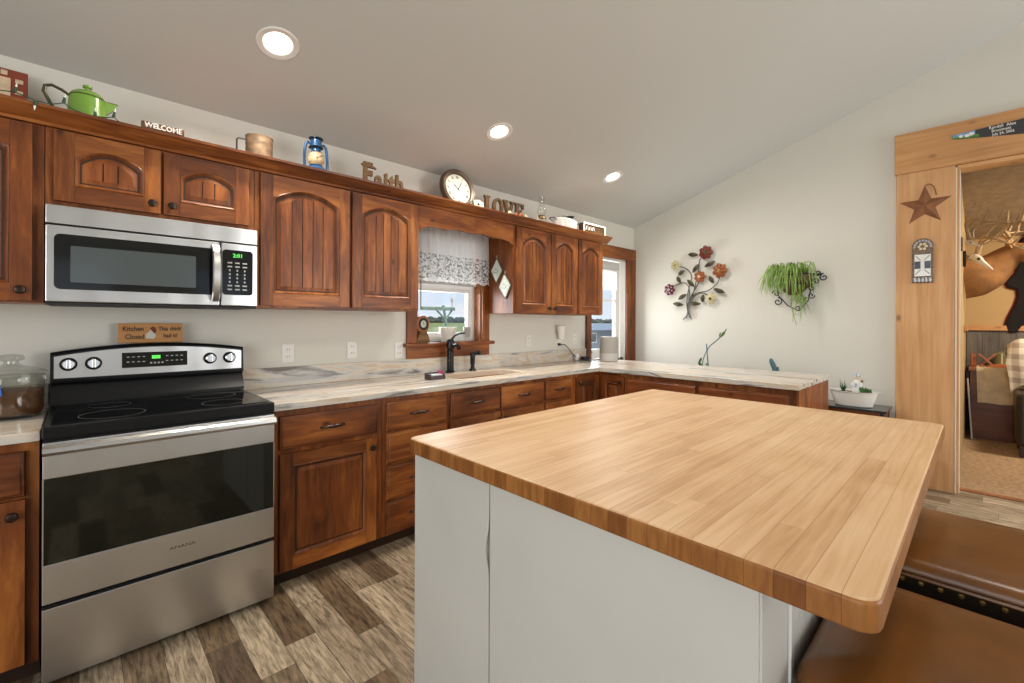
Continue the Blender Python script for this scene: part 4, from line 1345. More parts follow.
# ------------------------------------------------------------------ leather stools
def make_stool(label):
    t = thing('counter_stool', label, 'stool', (0, 0, 0))
    hw, hd = 0.262, 0.26
    b = B()
    n = 28
    def sup(a, p=11.0):
        c_, s_ = cos(a), sin(a)
        return (abs(c_) ** (2 / p) * (1 if c_ >= 0 else -1), abs(s_) ** (2 / p) * (1 if s_ >= 0 else -1))
    prof = [(0.985, 0.515), (1.0, 0.52), (1.0, 0.595), (1.012, 0.602), (1.012, 0.610), (1.0, 0.622), (0.965, 0.636), (0.89, 0.646), (0.72, 0.653), (0.45, 0.657), (0.2, 0.658), (0.03, 0.658)]
    rings = []
    for r, z in prof:
        ring = []
        for k in range(64):
            u, v = sup(2 * pi * k / 64)
            wr = 0
            if 0.615 < z < 0.65: wr = 0.0022 * sin(19 * u + 11 * v) * max(0, v) * (0.5 + 0.5 * sin(5 * u))
            ring.append((u * r * hw, v * r * hd, z + wr))
        rings.append(ring)
    b.loft(rings[:5], True, False)
    b.mi = 1
    b.loft(rings[4:], False, True)
    bmesh.ops.remove_doubles(b.bm, verts=b.bm.verts[:], dist=1e-5)
    b.done('seat', [M['leather_dark'], M['leather']], t, local=True, ang=70)
    b = B()
    pts = [(sup(2 * pi * k / 64)[0] * hw * 1.012, sup(2 * pi * k / 64)[1] * hd * 1.012, 0.6015) for k in range(65)]
    b.tube(pts, 0.005, 8, cap=False); b.done('welt', M['leather'], t, local=True)
    # upholstery nails along each side, one stitched seam per side
    nb = B(); nb.ball((0, 0, 0), (0.0075, 0.0075, 0.0075), 8, 6)
    nail = nb.done('nail', M['brass'], t, local=True)
    first = True
    for sx, sy, ln in ((-1, 0, hd), (0, -1, hw), (1, 0, hd), (0, 1, hw)):
        nn = int(ln * 2 / 0.042)
        for k in range(nn + 1):
            q = -ln * 0.9 + ln * 1.8 * k / nn
            o = nail if first else nail.copy()
            if not first:
                COL.objects.link(o); o.parent = t; ORG[o.name] = Vector((0, 0, 0))
            first = False
            o.location = (sx * hw if sx else q, sy * hd if sy else q, 0.5885)
        b = B()
        nn = int(ln * 2 / 0.014)
        for k in range(nn):
            q = -ln * 0.9 + ln * 1.8 * k / nn
            if sx: b.box(sx * hw * 1.001 - 0.001, sx * hw * 1.001 + 0.001, q, q + 0.008, 0.540, 0.5425)
            else: b.box(q, q + 0.008, sy * hd * 1.001 - 0.001, sy * hd * 1.001 + 0.001, 0.540, 0.5425)
        b.done('stitching', M['thread'], t, local=True)
    b = B(); b.box(-hw * .94, hw * .94, -hd * .94, hd * .94, 0.465, 0.5145, 0.004); b.done('apron', M['stool_leg'], t, local=True)
    for sx in (-1, 1):
        for sy in (-1, 1):
            b = B()
            x0, y0 = sx * 0.235, sy * 0.21
            x1, y1 = sx * 0.255, sy * 0.235
            b.loft([[(x1 + dx * 0.014, y1 + dy * 0.014, 0.0005) for dx, dy in ((-1, -1), (1, -1), (1, 1), (-1, 1))],
                    [(x0 + dx * 0.021, y0 + dy * 0.021, 0.48) for dx, dy in ((-1, -1), (1, -1), (1, 1), (-1, 1))]])
            b.done('leg', M['stool_leg'], t, local=True)
    for sy in (-1, 1):
        b = B(); b.box(-0.235, 0.235, sy * 0.226 - 0.01, sy * 0.226 + 0.01, 0.19, 0.215, 0.003); b.done('stretcher', M['stool_leg'], t, local=True)
    for sx in (-1, 1):
        b = B(); b.box(sx * 0.247 - 0.01, sx * 0.247 + 0.01, -0.21, 0.21, 0.27, 0.295, 0.003); b.done('stretcher', M['stool_leg'], t, local=True)
    return t


s1 = make_stool('brown leather counter stool nearest the camera, under the island corner')
s1.location = (1.270, -0.005, 0)
s1.scale = (1, 1, 1.02)
s1['group'] = 'leather stools along the island'
s2 = copy_tree(s1)
s2.scale = (1, 1, 1.045)
s2.location = (1.935, -0.005, 0)
s2['label'] = 'brown leather counter stool with brass nails, farther from the camera near the doorway'

# ------------------------------------------------------------------ can lights in the ceiling
SA = math.atan(SLOPE)
DN = Vector((0, -sin(SA), -cos(SA)))      # into the room
rotc = Matrix.Rotation(-SA, 4, 'X')


def can(x, y, label):
    loc = (x, y, ceil_z(y))
    t = thing('recessed_light', label, 'ceiling light', loc, (-SA, 0, 0), 'recessed ceiling lights')
    b = B(); b.lathe([(0.066, 0.002), (0.070, -0.003), (0.092, -0.006), (0.097, -0.003), (0.097, -0.0005), (0.066, -0.0005)], n=36, cap=False); b.done('trim_ring', M['trim_white'], t, local=True)
    b = B(); b.lathe([(0.0665, 0.0), (0.062, 0.030), (0.056, 0.055)], n=36, cap=False); b.done('baffle', M['trim_white'], t, local=True)
    b = B(); b.lathe([(0.056, 0.056), (0.052, 0.040), (0.035, 0.028), (0.01, 0.024)], n=36); b.done('lamp', M['lens'], t, local=True)
    d = bpy.data.lights.new('can_lamp', 'AREA'); d.shape = 'DISK'; d.size = 0.11; d.energy = 19; d.color = (1.0, 0.92, 0.80); d.spread = radians(165)
    o = bpy.data.objects.new('can_lamp', d); COL.objects.link(o); o.parent = t; o.location = (0, 0, -0.008)
    return t


can(CAN_X[0], CAN_Y, 'round recessed ceiling light above the microwave end of the counter')
can(CAN_X[1], CAN_Y, 'round recessed ceiling light above the clock')
can(CAN_X[2], CAN_Y, 'round recessed ceiling light nearest the far corner')
# warm ceiling lamp of the den (its fixture hangs outside the view)
area('den_ceiling_lamp', (6.6, -1.2, 2.5), (6.9, -0.4, 0.0), 0.5, 0.5, 60, (1.0, 0.84, 0.62), 'DISK')
# added fill lamp overhead on the dining side, out of view
area('added_ceiling_fill', (1.6, -0.3, 3.45), (1.6, 0.2, 0.0), 0.5, 0.5, 22, (1.0, 0.93, 0.83), 'DISK')
# ------------------------------------------------------------------ curtain, blind, window sill things
t = thing('window_blind', 'white roller blind pulled halfway down behind the lace curtain', 'blind', (2.185, 3.05, 2.03))
b = B(); b.box(1.885, 2.485, 3.046, 3.049, 1.655, 2.02); b.lathe([(0.02, -0.3), (0.02, 0.3)], (0, 0, 0), 14, 'X') if False else None
b.done('fabric', M['blind'], t)
b = B(); b.tube([(1.878, 3.055, 2.03), (2.492, 3.055, 2.03)], 0.016, 14); b.done('roller', M['white'], t)
b = B(); b.box(1.885, 2.485, 3.040, 3.054, 1.632, 1.655, 0.004); b.done('bottom_bar', M['grey_light'], t)
b = B(); b.tube([(1.925, 3.038, 2.00), (1.925, 3.036, 1.42)], 0.0045, 8); b.done('wand', M['grey_dev'], t)

t = thing('lace_curtain', 'sheer white curtain with floral lace band hanging in the sink window', 'curtain', (2.14, 2.955, 1.645))
b = B(frame_M((1.70, 2.955, 0), (1, 0, 0), (0, 1, 0), (0, 0, 1)))
nx, nz = 150, 16
V = []
for j in range(nz + 1):
    row = []
    v = j / nz
    for i in range(nx + 1):
        u = i / nx
        fold = 0.014 * sin(u * 2 * pi * 9 + 0.8 * sin(u * 7)) * (0.55 + 0.45 * (1 - v)) + 0.004 * sin(u * 2 * pi * 23 + v * 2)
        zz = 1.645 + 0.445 * v + (0.008 * sin(u * 2 * pi * 18) if j == 0 else 0)
        row.append(b.v((u * 0.865, fold, zz)))
    V.append(row)
for j in range(nz):
    for i in range(nx): b.f([V[j][i], V[j][i + 1], V[j + 1][i + 1], V[j + 1][i]])
b.done('cloth', M['lace'], t, ang=80)
b = B(); b.tube([(1.69, 2.962, 2.092), (2.572, 2.962, 2.092)], 0.006, 8); b.done('curtain_rod', M['bronze'], t)

t = thing('mantel_clock', 'small round wooden clock with black dial on the window sill', 'clock', (1.915, 3.0, 1.1655), (0, 0, radians(8)))
b = B(); b.lathe([(0.062, -0.02), (0.066, -0.012), (0.066, 0.012), (0.055, 0.020), (0.047, 0.016)], (0, 0, 0.145), 32, 'Y'); b.done('rim', M['orange_wood'], t, local=True)
b = B(); b.lathe([(0.048, 0.0), (0.048, 0.0165)], (0, 0, 0.145), 32, 'Y'); dl = b.done('dial', M['blackmat'], t, local=True)
b = B(); b.lathe([(0.028, 0.0166), (0.027, 0.0172)], (0, 0, 0.145), 24, 'Y'); b.done('chapter_disc', M['clock_face'], dl, local=True)
b = B(); b.tube([(0, -0.018, 0.145), (0.0, -0.018, 0.165)], 0.0018, 6); b.tube([(0, -0.018, 0.145), (0.012, -0.018, 0.14)], 0.0018, 6); b.done('hands', M['ink'], dl, local=True)
b = B()
b.prism([(-0.065, -0.02, 0), (-0.02, -0.02, 0.0), (0.02, -0.02, 0.0), (0.065, -0.02, 0), (0.06, -0.02, 0.03), (0.045, -0.02, 0.05), (0.035, -0.02, 0.088), (-0.035, -0.02, 0.088), (-0.045, -0.02, 0.05), (-0.06, -0.02, 0.03)], (0, 0.04, 0), 0.004)
b.done('stand', M['old_wood'], t, local=True)
t = thing('flower_pot', 'off-white empty flower pot on the window sill', 'pot', (2.165, 3.015, 1.1655))
b = B(); b.lathe([(0.045, 0), (0.052, 0.003), (0.064, 0.085), (0.068, 0.086), (0.071, 0.118), (0.066, 0.12), (0.062, 0.1), (0.05, 0.03), (0.02, 0.02)], (2.165, 3.015, 1.1656), 28)
b.done('pot', M['terra'], t)
b = B(); b.lathe([(0.060, 1.25), (0.03, 1.254), (0.005, 1.255)], (2.165, 3.015, 0), 20); b.done('earth', M['soil'], t)
t = thing('weather_display', 'small grey digital thermometer on the right of the window sill', 'thermometer', (2.37, 3.02, 1.1655))
b = B(); b.box(2.333, 2.405, 3.012, 3.026, 1.166, 1.288, 0.005); b.done('case', M['grey_light'], t)
b = B(); b.box(2.343, 2.395, 3.0105, 3.0118, 1.20, 1.275, 0.001); b.done('screen', M['grey_dev'], t)

# pot holders hung on the cabinet side
def potholder(y, z, top, label, ang):
    t = thing('pot_holder', label, 'pot holder', (2.574, y, z), (0, 0, 0), 'pot holders on the cabinet side')
    h = 0.088
    Mx = frame_M((-0.0005, 0, 0), (0, -1, 0), (0, 0, 1), (-1, 0, 0)) @ Matrix.Rotation(ang, 4, 'Z')
    b = B(Mx)
    dm_ = [(0, -h * 1.2), (h * 0.83, 0), (0, h * 1.2), (-h * 0.83, 0)]
    b.loft([[(x, y_, 0.0) for x, y_ in dm_], [(x * 1.0, y_ * 1.0, 0.010) for x, y_ in dm_]]); b.done('binding', M['pad_edge'], t, local=True)
    b = B(Mx)
    b.loft([[(x * 0.92, y_ * 0.92, 0.0102) for x, y_ in dm_], [(x * 0.88, y_ * 0.88, 0.016) for x, y_ in dm_]]); b.done('pad', M['pad'], t, local=True)
    b = B(Mx)
    b.tube([(-0.022, -0.012, 0.017), (0.006, -0.02, 0.0175), (0.028, 0.004, 0.017)], 0.0022, 6); b.tube([(-0.012, 0.014, 0.017), (0.010, 0.01, 0.0175)], 0.002, 6)
    b.done('motif', M['blue_green'] if ang > 0 else M['leaf'], t, local=True)
    b = B(); b.tube([(-0.006, 0, h * 1.15), (-0.007, 0.008, h * 1.15 + 0.03), (-0.007, 0.004, top - z), (-0.007, -0.004, top - z), (-0.007, -0.008, h * 1.15 + 0.03), (-0.006, 0, h * 1.15)], 0.004, 8)
    b.done('loop', M['loop'], t, local=True)
    return t


potholder(2.862, 1.765, 1.885, 'diamond potholder with green motif, hanging higher and nearer the window', -0.03)
potholder(2.758, 1.628, 1.738, 'diamond potholder with blue motif, hanging lower and nearer the cabinet front', 0.08)

# ------------------------------------------------------------------ backsplash wall: outlets, plug-ins
def outlet(x, z, label):
    t = thing('wall_outlet', label, 'outlet', (x, 2.9995, z), (0, 0, 0), 'outlets above the counter')
    b = B(); b.box(-0.036, 0.036, -0.006, 0.0, -0.058, 0.058, 0.003); b.done('cover_plate', M['white_plastic'], t, local=True)
    for dz in (0.022, -0.022):
        b = B(); b.lathe([(0.017, 0.0062), (0.0165, 0.0085)], (0, 0, dz), 20, 'Y'); rc = b.done('socket', M['white_plastic'], t, local=True)
        b = B(); b.box(-0.0075, -0.005, -0.0092, -0.0086, dz - 0.002, dz + 0.007); b.done('slot', M['gap'], rc, local=True)
        b = B(); b.box(0.005, 0.0075, -0.0092, -0.0086, dz - 0.002, dz + 0.007); b.done('slot', M['gap'], rc, local=True)
    return t


outlet(0.94, 1.128, 'white duplex outlet nearest the range')
outlet(1.353, 1.132, 'white duplex outlet midway between range and sink window')
outlet(1.715, 1.115, 'white duplex outlet tight against the sink window casing')
outlet(3.10, 1.15, 'white duplex outlet between the sink window and the plug-in warmer')
outlet(3.80, 1.15, 'white duplex outlet beside the glazed door casing')
t = thing('plug_in_warmer', 'white plug-in air freshener with black plug and cord below', 'air freshener', (3.535, 2.998, 1.2))
b = B(); b.box(3.50, 3.572, 2.994, 2.9995, 1.085, 1.20, 0.002); b.done('cover_plate', M['white_plastic'], t)
b = B(); b.loft([[(3.535 + r * cos(2 * pi * k / 20) * 1.0, 2.955 + r * 0.75 * sin(2 * pi * k / 20), z) for k in range(20)] for r, z in ((0.030, 1.155), (0.036, 1.165), (0.050, 1.275), (0.050, 1.29), (0.044, 1.296))])
b.done('warmer', M['white_plastic'], t)
b = B(); b.box(3.52, 3.55, 2.972, 2.9935, 1.09, 1.115, 0.004)
b.tube([(3.54, 2.968, 1.10), (3.60, 2.962, 1.098), (3.66, 2.955, 1.05), (3.72, 2.945, 0.985), (3.77, 2.93, 0.95)], 0.0045, 8)
b.done('plug', M['blackmat'], t)
t = thing('charger_cords', 'tangle of black charger and cords on the counter near the glazed door', 'charger', (3.87, 2.93, CZ1))
b = B(); b.box(3.845, 3.945, 2.905, 2.955, CZ1 + .0005, CZ1 + .038, 0.008); b.done('adaptor', M['blackmat'], t)
b = B(); b.tube([(3.92, 2.93, CZ1 + .03), (3.96, 2.94, CZ1 + .08), (4.01, 2.95, CZ1 + .092), (4.05, 2.95, CZ1 + .07)], 0.004, 8)
b.tube([(3.845, 2.92, CZ1 + .015), (3.82, 2.9, CZ1 + .01), (3.80, 2.87, CZ1 + .006), (3.83, 2.85, CZ1 + .0055), (3.88, 2.86, CZ1 + .005)], 0.004, 8); b.done('cord', M['blackmat'], t)
b = B(); b.ball((3.775, 2.945, CZ1 + .04), (0.035, 0.02, 0.038), 16, 10); b.done('white_plug', M['white_plastic'], t)
t = thing('charging_pad', 'thin dark charging tray lying on the counter before the glazed door', 'tray', (4.06, 2.88, CZ1))
b = B(); b.loft([rr(3.955, 4.20, 2.83, 2.95, CZ1 + .0005, 0.05), rr(3.955, 4.20, 2.83, 2.95, CZ1 + .007, 0.05), rr(3.963, 4.192, 2.838, 2.942, CZ1 + .009, 0.045), rr(3.97, 4.185, 2.845, 2.935, CZ1 + .006, 0.04)])
b.done('tray', M['grey_dev'], t)
b = B(); b.box(4.03, 4.14, 2.86, 2.92, CZ1 + .0072, CZ1 + .013, 0.002); b.done('pad_face', M['white_plastic'], t)
t = thing('speaker', 'grey rounded two-tone cylinder speaker on the counter before the door', 'speaker', (4.0, 2.70, CZ1))
b = B(); b.lathe([(0.078, 0.0005), (0.092, 0.004), (0.095, 0.012), (0.095, 0.082)], (4.0, 2.70, CZ1), 36); b.done('base', M['grey_light'], t)
b = B(); b.lathe([(0.095, 0.0825), (0.096, 0.2), (0.094, 0.245), (0.088, 0.254), (0.07, 0.256), (0.005, 0.256)], (4.0, 2.70, CZ1), 36); b.done('grille', M['grey_dev'], t)

# ------------------------------------------------------------------ glass jar and kitchen sign
t = thing('cookie_jar', 'wide glass jar with lid holding brown food, left of the range', 'jar', (-0.205, 2.80, CZ1))
JX, JY = -0.205, 2.80
b = B(); b.lathe([(0.088, 0.0005), (0.098, 0.006), (0.103, 0.03), (0.104, 0.165), (0.098, 0.172), (0.094, 0.172), (0.098, 0.16), (0.097, 0.035), (0.09, 0.012)], (JX, JY, CZ1), 40, cap=False); b.lathe([(0.088, 0.001), (0.02, 0.0012)], (JX, JY, CZ1), 40)
b.done('glass_body', M['jar_glass'], t)
b = B(); b.lathe([(0.09, 0.0135), (0.0955, 0.035), (0.0955, 0.110), (0.08, 0.116), (0.03, 0.120), (0.002, 0.121)], (JX, JY, CZ1), 40); b.done('contents', M['tea'], t)
b = B(); b.lathe([(0.108, 0.1725), (0.110, 0.180), (0.104, 0.188), (0.075, 0.202), (0.035, 0.214), (0.022, 0.222), (0.022, 0.232), (0.037, 0.238), (0.039, 0.248), (0.034, 0.258), (0.005, 0.262)], (JX, JY, CZ1), 40); b.done('lid', M['jar_glass'], t)
b = B()
pts = []
for k in range(6):
    a = radians(-80 + k * 5)
    pts.append((JX + 0.1052 * cos(a), JY + 0.1052 * sin(a)))
b.loft([[(x, y, CZ1 + 0.092), (x * 1.0, y - 0.0006, CZ1 + 0.092), (x + 0.004, y - 0.0006, CZ1 + 0.148), (x + 0.004, y, CZ1 + 0.148)] for x, y in pts][::-1]) if False else None
rg = []
for k in range(7):
    a = radians(-118 + k * 3.2)
    x, y = JX + 0.1050 * cos(a), JY + 0.1050 * sin(a)
    x2, y2 = JX + 0.1058 * cos(a), JY + 0.1058 * sin(a)
    rg.append([(x, y, CZ1 + 0.100), (x2, y2, CZ1 + 0.100), (x2 - 0.006, y2, CZ1 + 0.146), (x - 0.006, y, CZ1 + 0.146)])
b.loft(rg); b.done('tape_strip', M['tape'], t)

t = thing('kitchen_sign', 'orange-brown wooden hen sign standing on the range backguard', 'sign', (0.266, 2.945, 1.2165), (radians(-4), 0, 0))
b = B(); b.box(-0.130, 0.130, -0.006, 0.006, 0, 0.098, 0.002); b.done('board', M['sign_wood'], t, local=True)
Ms = lambda x, z: frame_M((x, -0.0066, z), (1, 0, 0), (0, 0, 1), (0, -1, 0))
for s_, x, z, sz in (('Kitchen', -0.072, 0.070, 0.034), ('Closed', -0.066, 0.030, 0.034), ('This chick', 0.075, 0.070, 0.030), ('had it!', 0.078, 0.034, 0.030)):
    text_obj('lettering', s_, sz, 0.0004, M['ink'], t, Ms(x, z), bold=0.0006, local=True, sx=0.78)
b = B()
b.prism([(x, -0.0062, z) for x, z in ((-0.024, 0.022), (0.008, 0.018), (0.018, 0.032), (0.012, 0.055), (0.02, 0.062), (0.012, 0.078), (0.0, 0.072), (-0.008, 0.058), (-0.024, 0.042))], (0, -0.001, 0))
hen = b.done('hen_picture', M['clock_face'], t, local=True)
b = B(); b.prism([(x, -0.0074, z) for x, z in ((0.0, 0.06), (0.013, 0.045), (0.02, 0.06), (0.014, 0.078), (0.004, 0.082), (-0.006, 0.074))], (0, -0.0006, 0)); b.done('hen_head', M['red_dark'], hen, local=True)

# ------------------------------------------------------------------ on top of the cabinets
YD = 2.75
t = thing('quilted_picture', 'red and cream quilted picture leaning on the wall at the left end', 'picture', (-0.42, 2.90, DECK + 0.005), (radians(-12), 0, 0))
b = B(); b.box(-0.25, 0.25, 0, 0.02, 0, 0.235, 0.003); b.done('backing', M['quilt_red'], t, local=True)
b = B(); b.box(-0.20, 0.20, -0.004, -0.0002, 0.045, 0.19, 0.001); b.done('centre_cloth', M['quilt_cream'], t, local=True)
b = B()
for i in range(8):
    z = 0.012 + i * 0.027
    for x in (-0.238, 0.213):
        if i % 2 == 0: b.box(x, x + 0.024, -0.003, -0.0002, z, z + 0.018)
for i in range(9):
    x = -0.19 + i * 0.045
    b.box(x, x + 0.02, -0.003, -0.0002, 0.202, 0.224)
b.done('border_patches', M['quilt_cream'], t, local=True)
b = B(); b.box(-0.02, 0.12, -0.006, -0.0042, 0.10, 0.165, 0.001); b.done('rust_patch', M['quilt_orange'], t, local=True)
b = B(); b.box(0.0, 0.13, -0.008, -0.0042, 0.05, 0.10, 0.001); b.done('dark_patch', M['letter_brown'], t, local=True)

t = kettle = thing('coffee_kettle', 'bright green enamel kettle with dark looped handle', 'kettle', (0.022, 2.74, DECK))
KX, KY = 0.022, 2.74
b = B(); b.lathe([(0.060, 0.0005), (0.066, 0.004), (0.067, 0.012), (0.060, 0.125), (0.057, 0.134)], (KX, KY, DECK), 36)
b.loft([[(KX + 0.052 + 0.03 * 0, KY - 0.022, DECK + 0.06), (KX + 0.052, KY + 0.022, DECK + 0.06), (KX + 0.050, KY + 0.022, DECK + 0.132), (KX + 0.050, KY - 0.022, DECK + 0.132)],
        [(KX + 0.095, KY - 0.006, DECK + 0.112), (KX + 0.095, KY + 0.006, DECK + 0.112), (KX + 0.098, KY + 0.009, DECK + 0.134), (KX + 0.098, KY - 0.009, DECK + 0.134)]])
b.done('body', M['green'], t)
b = B(); b.lathe([(0.0585, 0.1345), (0.054, 0.148), (0.038, 0.163), (0.018, 0.171), (0.010, 0.173), (0.009, 0.182), (0.016, 0.186), (0.016, 0.196), (0.006, 0.2)], (KX, KY, DECK), 32); b.done('lid', M['green'], t)
b = B(); b.lathe([(0.0592, 0.1312), (0.0605, 0.1335), (0.0592, 0.136)], (KX, KY, DECK), 36, cap=False)
b.tube([(KX + 0.055, KY - 0.018, DECK + 0.134), (KX + 0.098, KY - 0.008, DECK + 0.137), (KX + 0.10, KY, DECK + 0.137), (KX + 0.098, KY + 0.008, DECK + 0.137)], 0.002, 6); b.done('dark_rim', M['olive_handle'], t)
b = B(); b.tube([(KX - 0.056, KY, DECK + 0.128), (KX - 0.08, KY, DECK + 0.146), (KX - 0.11, KY, DECK + 0.158), (KX - 0.130, KY, DECK + 0.148), (KX - 0.134, KY, DECK + 0.12), (KX - 0.118, KY, DECK + 0.075), (KX - 0.098, KY, DECK + 0.036), (KX - 0.062, KY, DECK + 0.02)], [0.006, 0.007, 0.0075, 0.0075, 0.0075, 0.007, 0.0065, 0.006], 10); b.done('handle', M['olive_handle'], t)

kettle.scale = (1, 1, 0.87)
# green light string along the crown edge
t = thing('light_string', 'green wire light string draped along the cabinet top before the kettle', 'string lights', (-0.05, 2.60, DECK))
P = [(-0.32, 2.615, .006), (-0.24, 2.60, .012), (-0.185, 2.60, .022), (-0.13, 2.595, .006), (-0.085, 2.60, .008), (-0.05, 2.61, .028), (-0.02, 2.615, .012), (0.03, 2.62, .004), (0.06, 2.61, .006), (0.085, 2.605, .010), (0.105, 2.61, .02), (0.125, 2.62, .006), (0.16, 2.66, .004), (0.30, 2.69, .004), (0.42, 2.68, .004), (0.50, 2.69, .004)]
fine = []
for i in range(len(P) - 1):
    for k in range(4):
        q = k / 4
        fine.append(tuple(P[i][a] * (1 - q) + P[i + 1][a] * q + (DECK if a == 2 else 0) for a in range(3)))
b = B(); b.tube(fine, 0.0022, 6); b.done('wire', M['cord_green'], t)
for i, (x, y, z, dx, dz) in enumerate(((-0.185, 2.60, .022, 0.004, 0.02), (-0.128, 2.590, .004, -0.002, -0.022), (-0.05, 2.61, .028, 0.003, 0.022), (0.045, 2.615, .008, 0.0, 0.016), (0.104, 2.608, .02, 0.003, 0.02), (0.42, 2.68, .008, 0.01, 0.012))):
    sg = 1 if dz > 0 else -1
    b = B(); b.tube([(x, y, DECK + z), (x + dx, y - 0.002, DECK + z + dz)], [0.0055, 0.0045], 8); bs = b.done('bulb_socket', M['cord_green'], t)
    b = B(); b.tube([(x + dx, y - 0.002, DECK + z + dz), (x + dx * 1.7, y - 0.002, DECK + z + dz + sg * 0.018)], [0.004, 0.0008], 8); b.done('bulb', M['bulb'], bs)

# lettered block
t = thing('word_block', 'brown block with white cut-out lettering lying between kettle and sifter', 'sign', (0.288, 2.72, DECK))
b = B(); b.box(0.205, 0.368, 2.71, 2.735, DECK + .0005, DECK + 0.072, 0.003); b.done('block', M['letter_brown'], t)
b = B(); b.box(0.212, 0.362, 2.7085, 2.7098, DECK + 0.045, DECK + 0.068); b.done('pale_band', M['old_wood'], t)
text_obj('lettering', 'WELCOME', 0.034, 0.001, M['white_paint'], t, frame_M((0.287, 2.7075, DECK + 0.055), (1, 0, 0), (0, 0, 1), (0, -1, 0)), bold=0.0008, sx=0.86)

t = sifter = thing('flour_sifter', 'rusty tin flour sifter with wire handle', 'sifter', (0.705, 2.745, DECK))
FX, FY = 0.708, 2.745
b = B()
pr = [(0.064, 0.0005)]
for k in range(13):
    z = 0.01 + k * 0.0125
    pr.append((0.0655 + (0.0012 if k in (3, 6, 9) else 0), z))
pr += [(0.068, 0.165), (0.068, 0.170), (0.064, 0.170), (0.062, 0.15), (0.062, 0.02)]
b.lathe(pr, (FX, FY, DECK), 36, cap=False); b.lathe([(0.063, 0.018), (0.002, 0.019)], (FX, FY, DECK), 36); b.done('canister', M['rust'], t)
b = B(); b.tube([(FX - 0.064, FY, DECK + 0.140), (FX - 0.10, FY, DECK + 0.138), (FX - 0.108, FY, DECK + 0.128), (FX - 0.108, FY, DECK + 0.04), (FX - 0.10, FY, DECK + 0.02), (FX - 0.064, FY, DECK + 0.018)], 0.004, 8); b.done('handle', M['iron'], t)

sifter.scale = (1, 1, 0.82)
t = lantern = thing('oil_lantern', 'blue metal barn lantern with cloudy glass globe', 'lantern', (1.012, 2.745, DECK))
LX, LY = 1.012, 2.745
b = B(); b.lathe([(0.055, 0.0005), (0.058, 0.006), (0.058, 0.040), (0.045, 0.055), (0.032, 0.06), (0.036, 0.066)], (LX, LY, DECK), 28); b.done('fuel_tank', M['blue'], t)
b = B(); b.lathe([(0.030, 0.066), (0.042, 0.085), (0.045, 0.105), (0.038, 0.135), (0.028, 0.148)], (LX, LY, DECK), 28); b.done('globe', M['amber_glass'], t)
b = B(); b.tube([(LX + .036 * cos(a / 12 * 2 * pi), LY + .036 * sin(a / 12 * 2 * pi), DECK + 0.112 + 0.02 * sin(a / 12 * 2 * pi)) for a in range(13)], 0.0018, 6, cap=False) if False else b.tube([(LX - 0.044, LY - 0.012, DECK + 0.118), (LX - 0.01, LY - 0.046, DECK + 0.105), (LX + 0.03, LY - 0.036, DECK + 0.128), (LX + 0.04, LY - 0.018, DECK + 0.132)], 0.0018, 6); b.done('guard_wire', M['iron'], t)
b = B(); b.lathe([(0.03, 0.1485), (0.026, 0.155), (0.026, 0.172), (0.034, 0.178), (0.034, 0.182), (0.031, 0.226), (0.026, 0.228)], (LX, LY, DECK), 28); b.done('chimney', M['blue'], t)
b = B(); b.lathe([(0.034, 0.1745), (0.042, 0.178), (0.034, 0.184)], (LX, LY, DECK), 28); b.done('flange', M['blue_dark'], t)
b = B(); b.lathe([(0.027, 0.2282), (0.040, 0.232), (0.040, 0.238), (0.030, 0.243), (0.008, 0.246)], (LX, LY, DECK), 28); b.done('cap', M['blue_dark'], t)
for s in (-1, 1):
    b = B(); b.tube([(LX + s * 0.03, LY, DECK + 0.198), (LX + s * 0.046, LY, DECK + 0.205), (LX + s * 0.058, LY, DECK + 0.192), (LX + s * 0.064, LY, DECK + 0.15), (LX + s * 0.067, LY, DECK + 0.09), (LX + s * 0.066, LY, DECK + 0.03), (LX + s * 0.054, LY, DECK + 0.016)], 0.0085, 10); b.done('side_tube', M['blue'], t)
b = B(); b.tube([(LX - 0.07, LY - 0.004, DECK + 0.15), (LX - 0.076, LY - 0.02, DECK + 0.11), (LX - 0.072, LY - 0.03, DECK + 0.05)], 0.0018, 6); b.done('bail', M['iron'], t)

lantern.scale = (1, 1, 0.94)
# "Faith": cut-out word in one plank of letters
t = thing('faith_word_sign', 'weathered cut-out wooden word Faith standing on the cabinet top', 'sign', (1.445, 2.745, DECK))
Mf = frame_M((1.30, 2.745, DECK + 0.095), (1, 0, 0), (0, 0, 1), (0, -1, 0))
text_obj('large_letter', 'F', 0.188, 0.010, M['old_wood'], t, frame_M((1.305, 2.745, DECK + 0.084), (1, 0, 0), (0, 0, 1), (0, -1, 0)), align='LEFT', bold=0.008, sx=0.72)
b = B(); b.tube([(1.318, 2.745, DECK + 0.130), (1.30, 2.745, DECK + 0.148), (1.31, 2.745, DECK + 0.152), (1.36, 2.745, DECK + 0.140), (1.395, 2.745, DECK + 0.134)], [0.008, 0.011, 0.012, 0.011, 0.008], 8); b.done('flourish', M['old_wood'], t)
for ch, x in (('a', 1.388), ('i', 1.452), ('t', 1.488), ('h', 1.535)):
    text_obj('small_letter', ch, 0.152, 0.009, M['old_wood'], t, frame_M((x, 2.745, DECK + 0.064), (1, 0, 0), (0, 0, 1), (0, -1, 0)), align='LEFT', bold=0.006, sx=0.80)
b = B(); b.box(1.305, 1.60, 2.735, 2.755, DECK + .0005, DECK + 0.018, 0.002); b.done('base_strip', M['old_wood'], t)

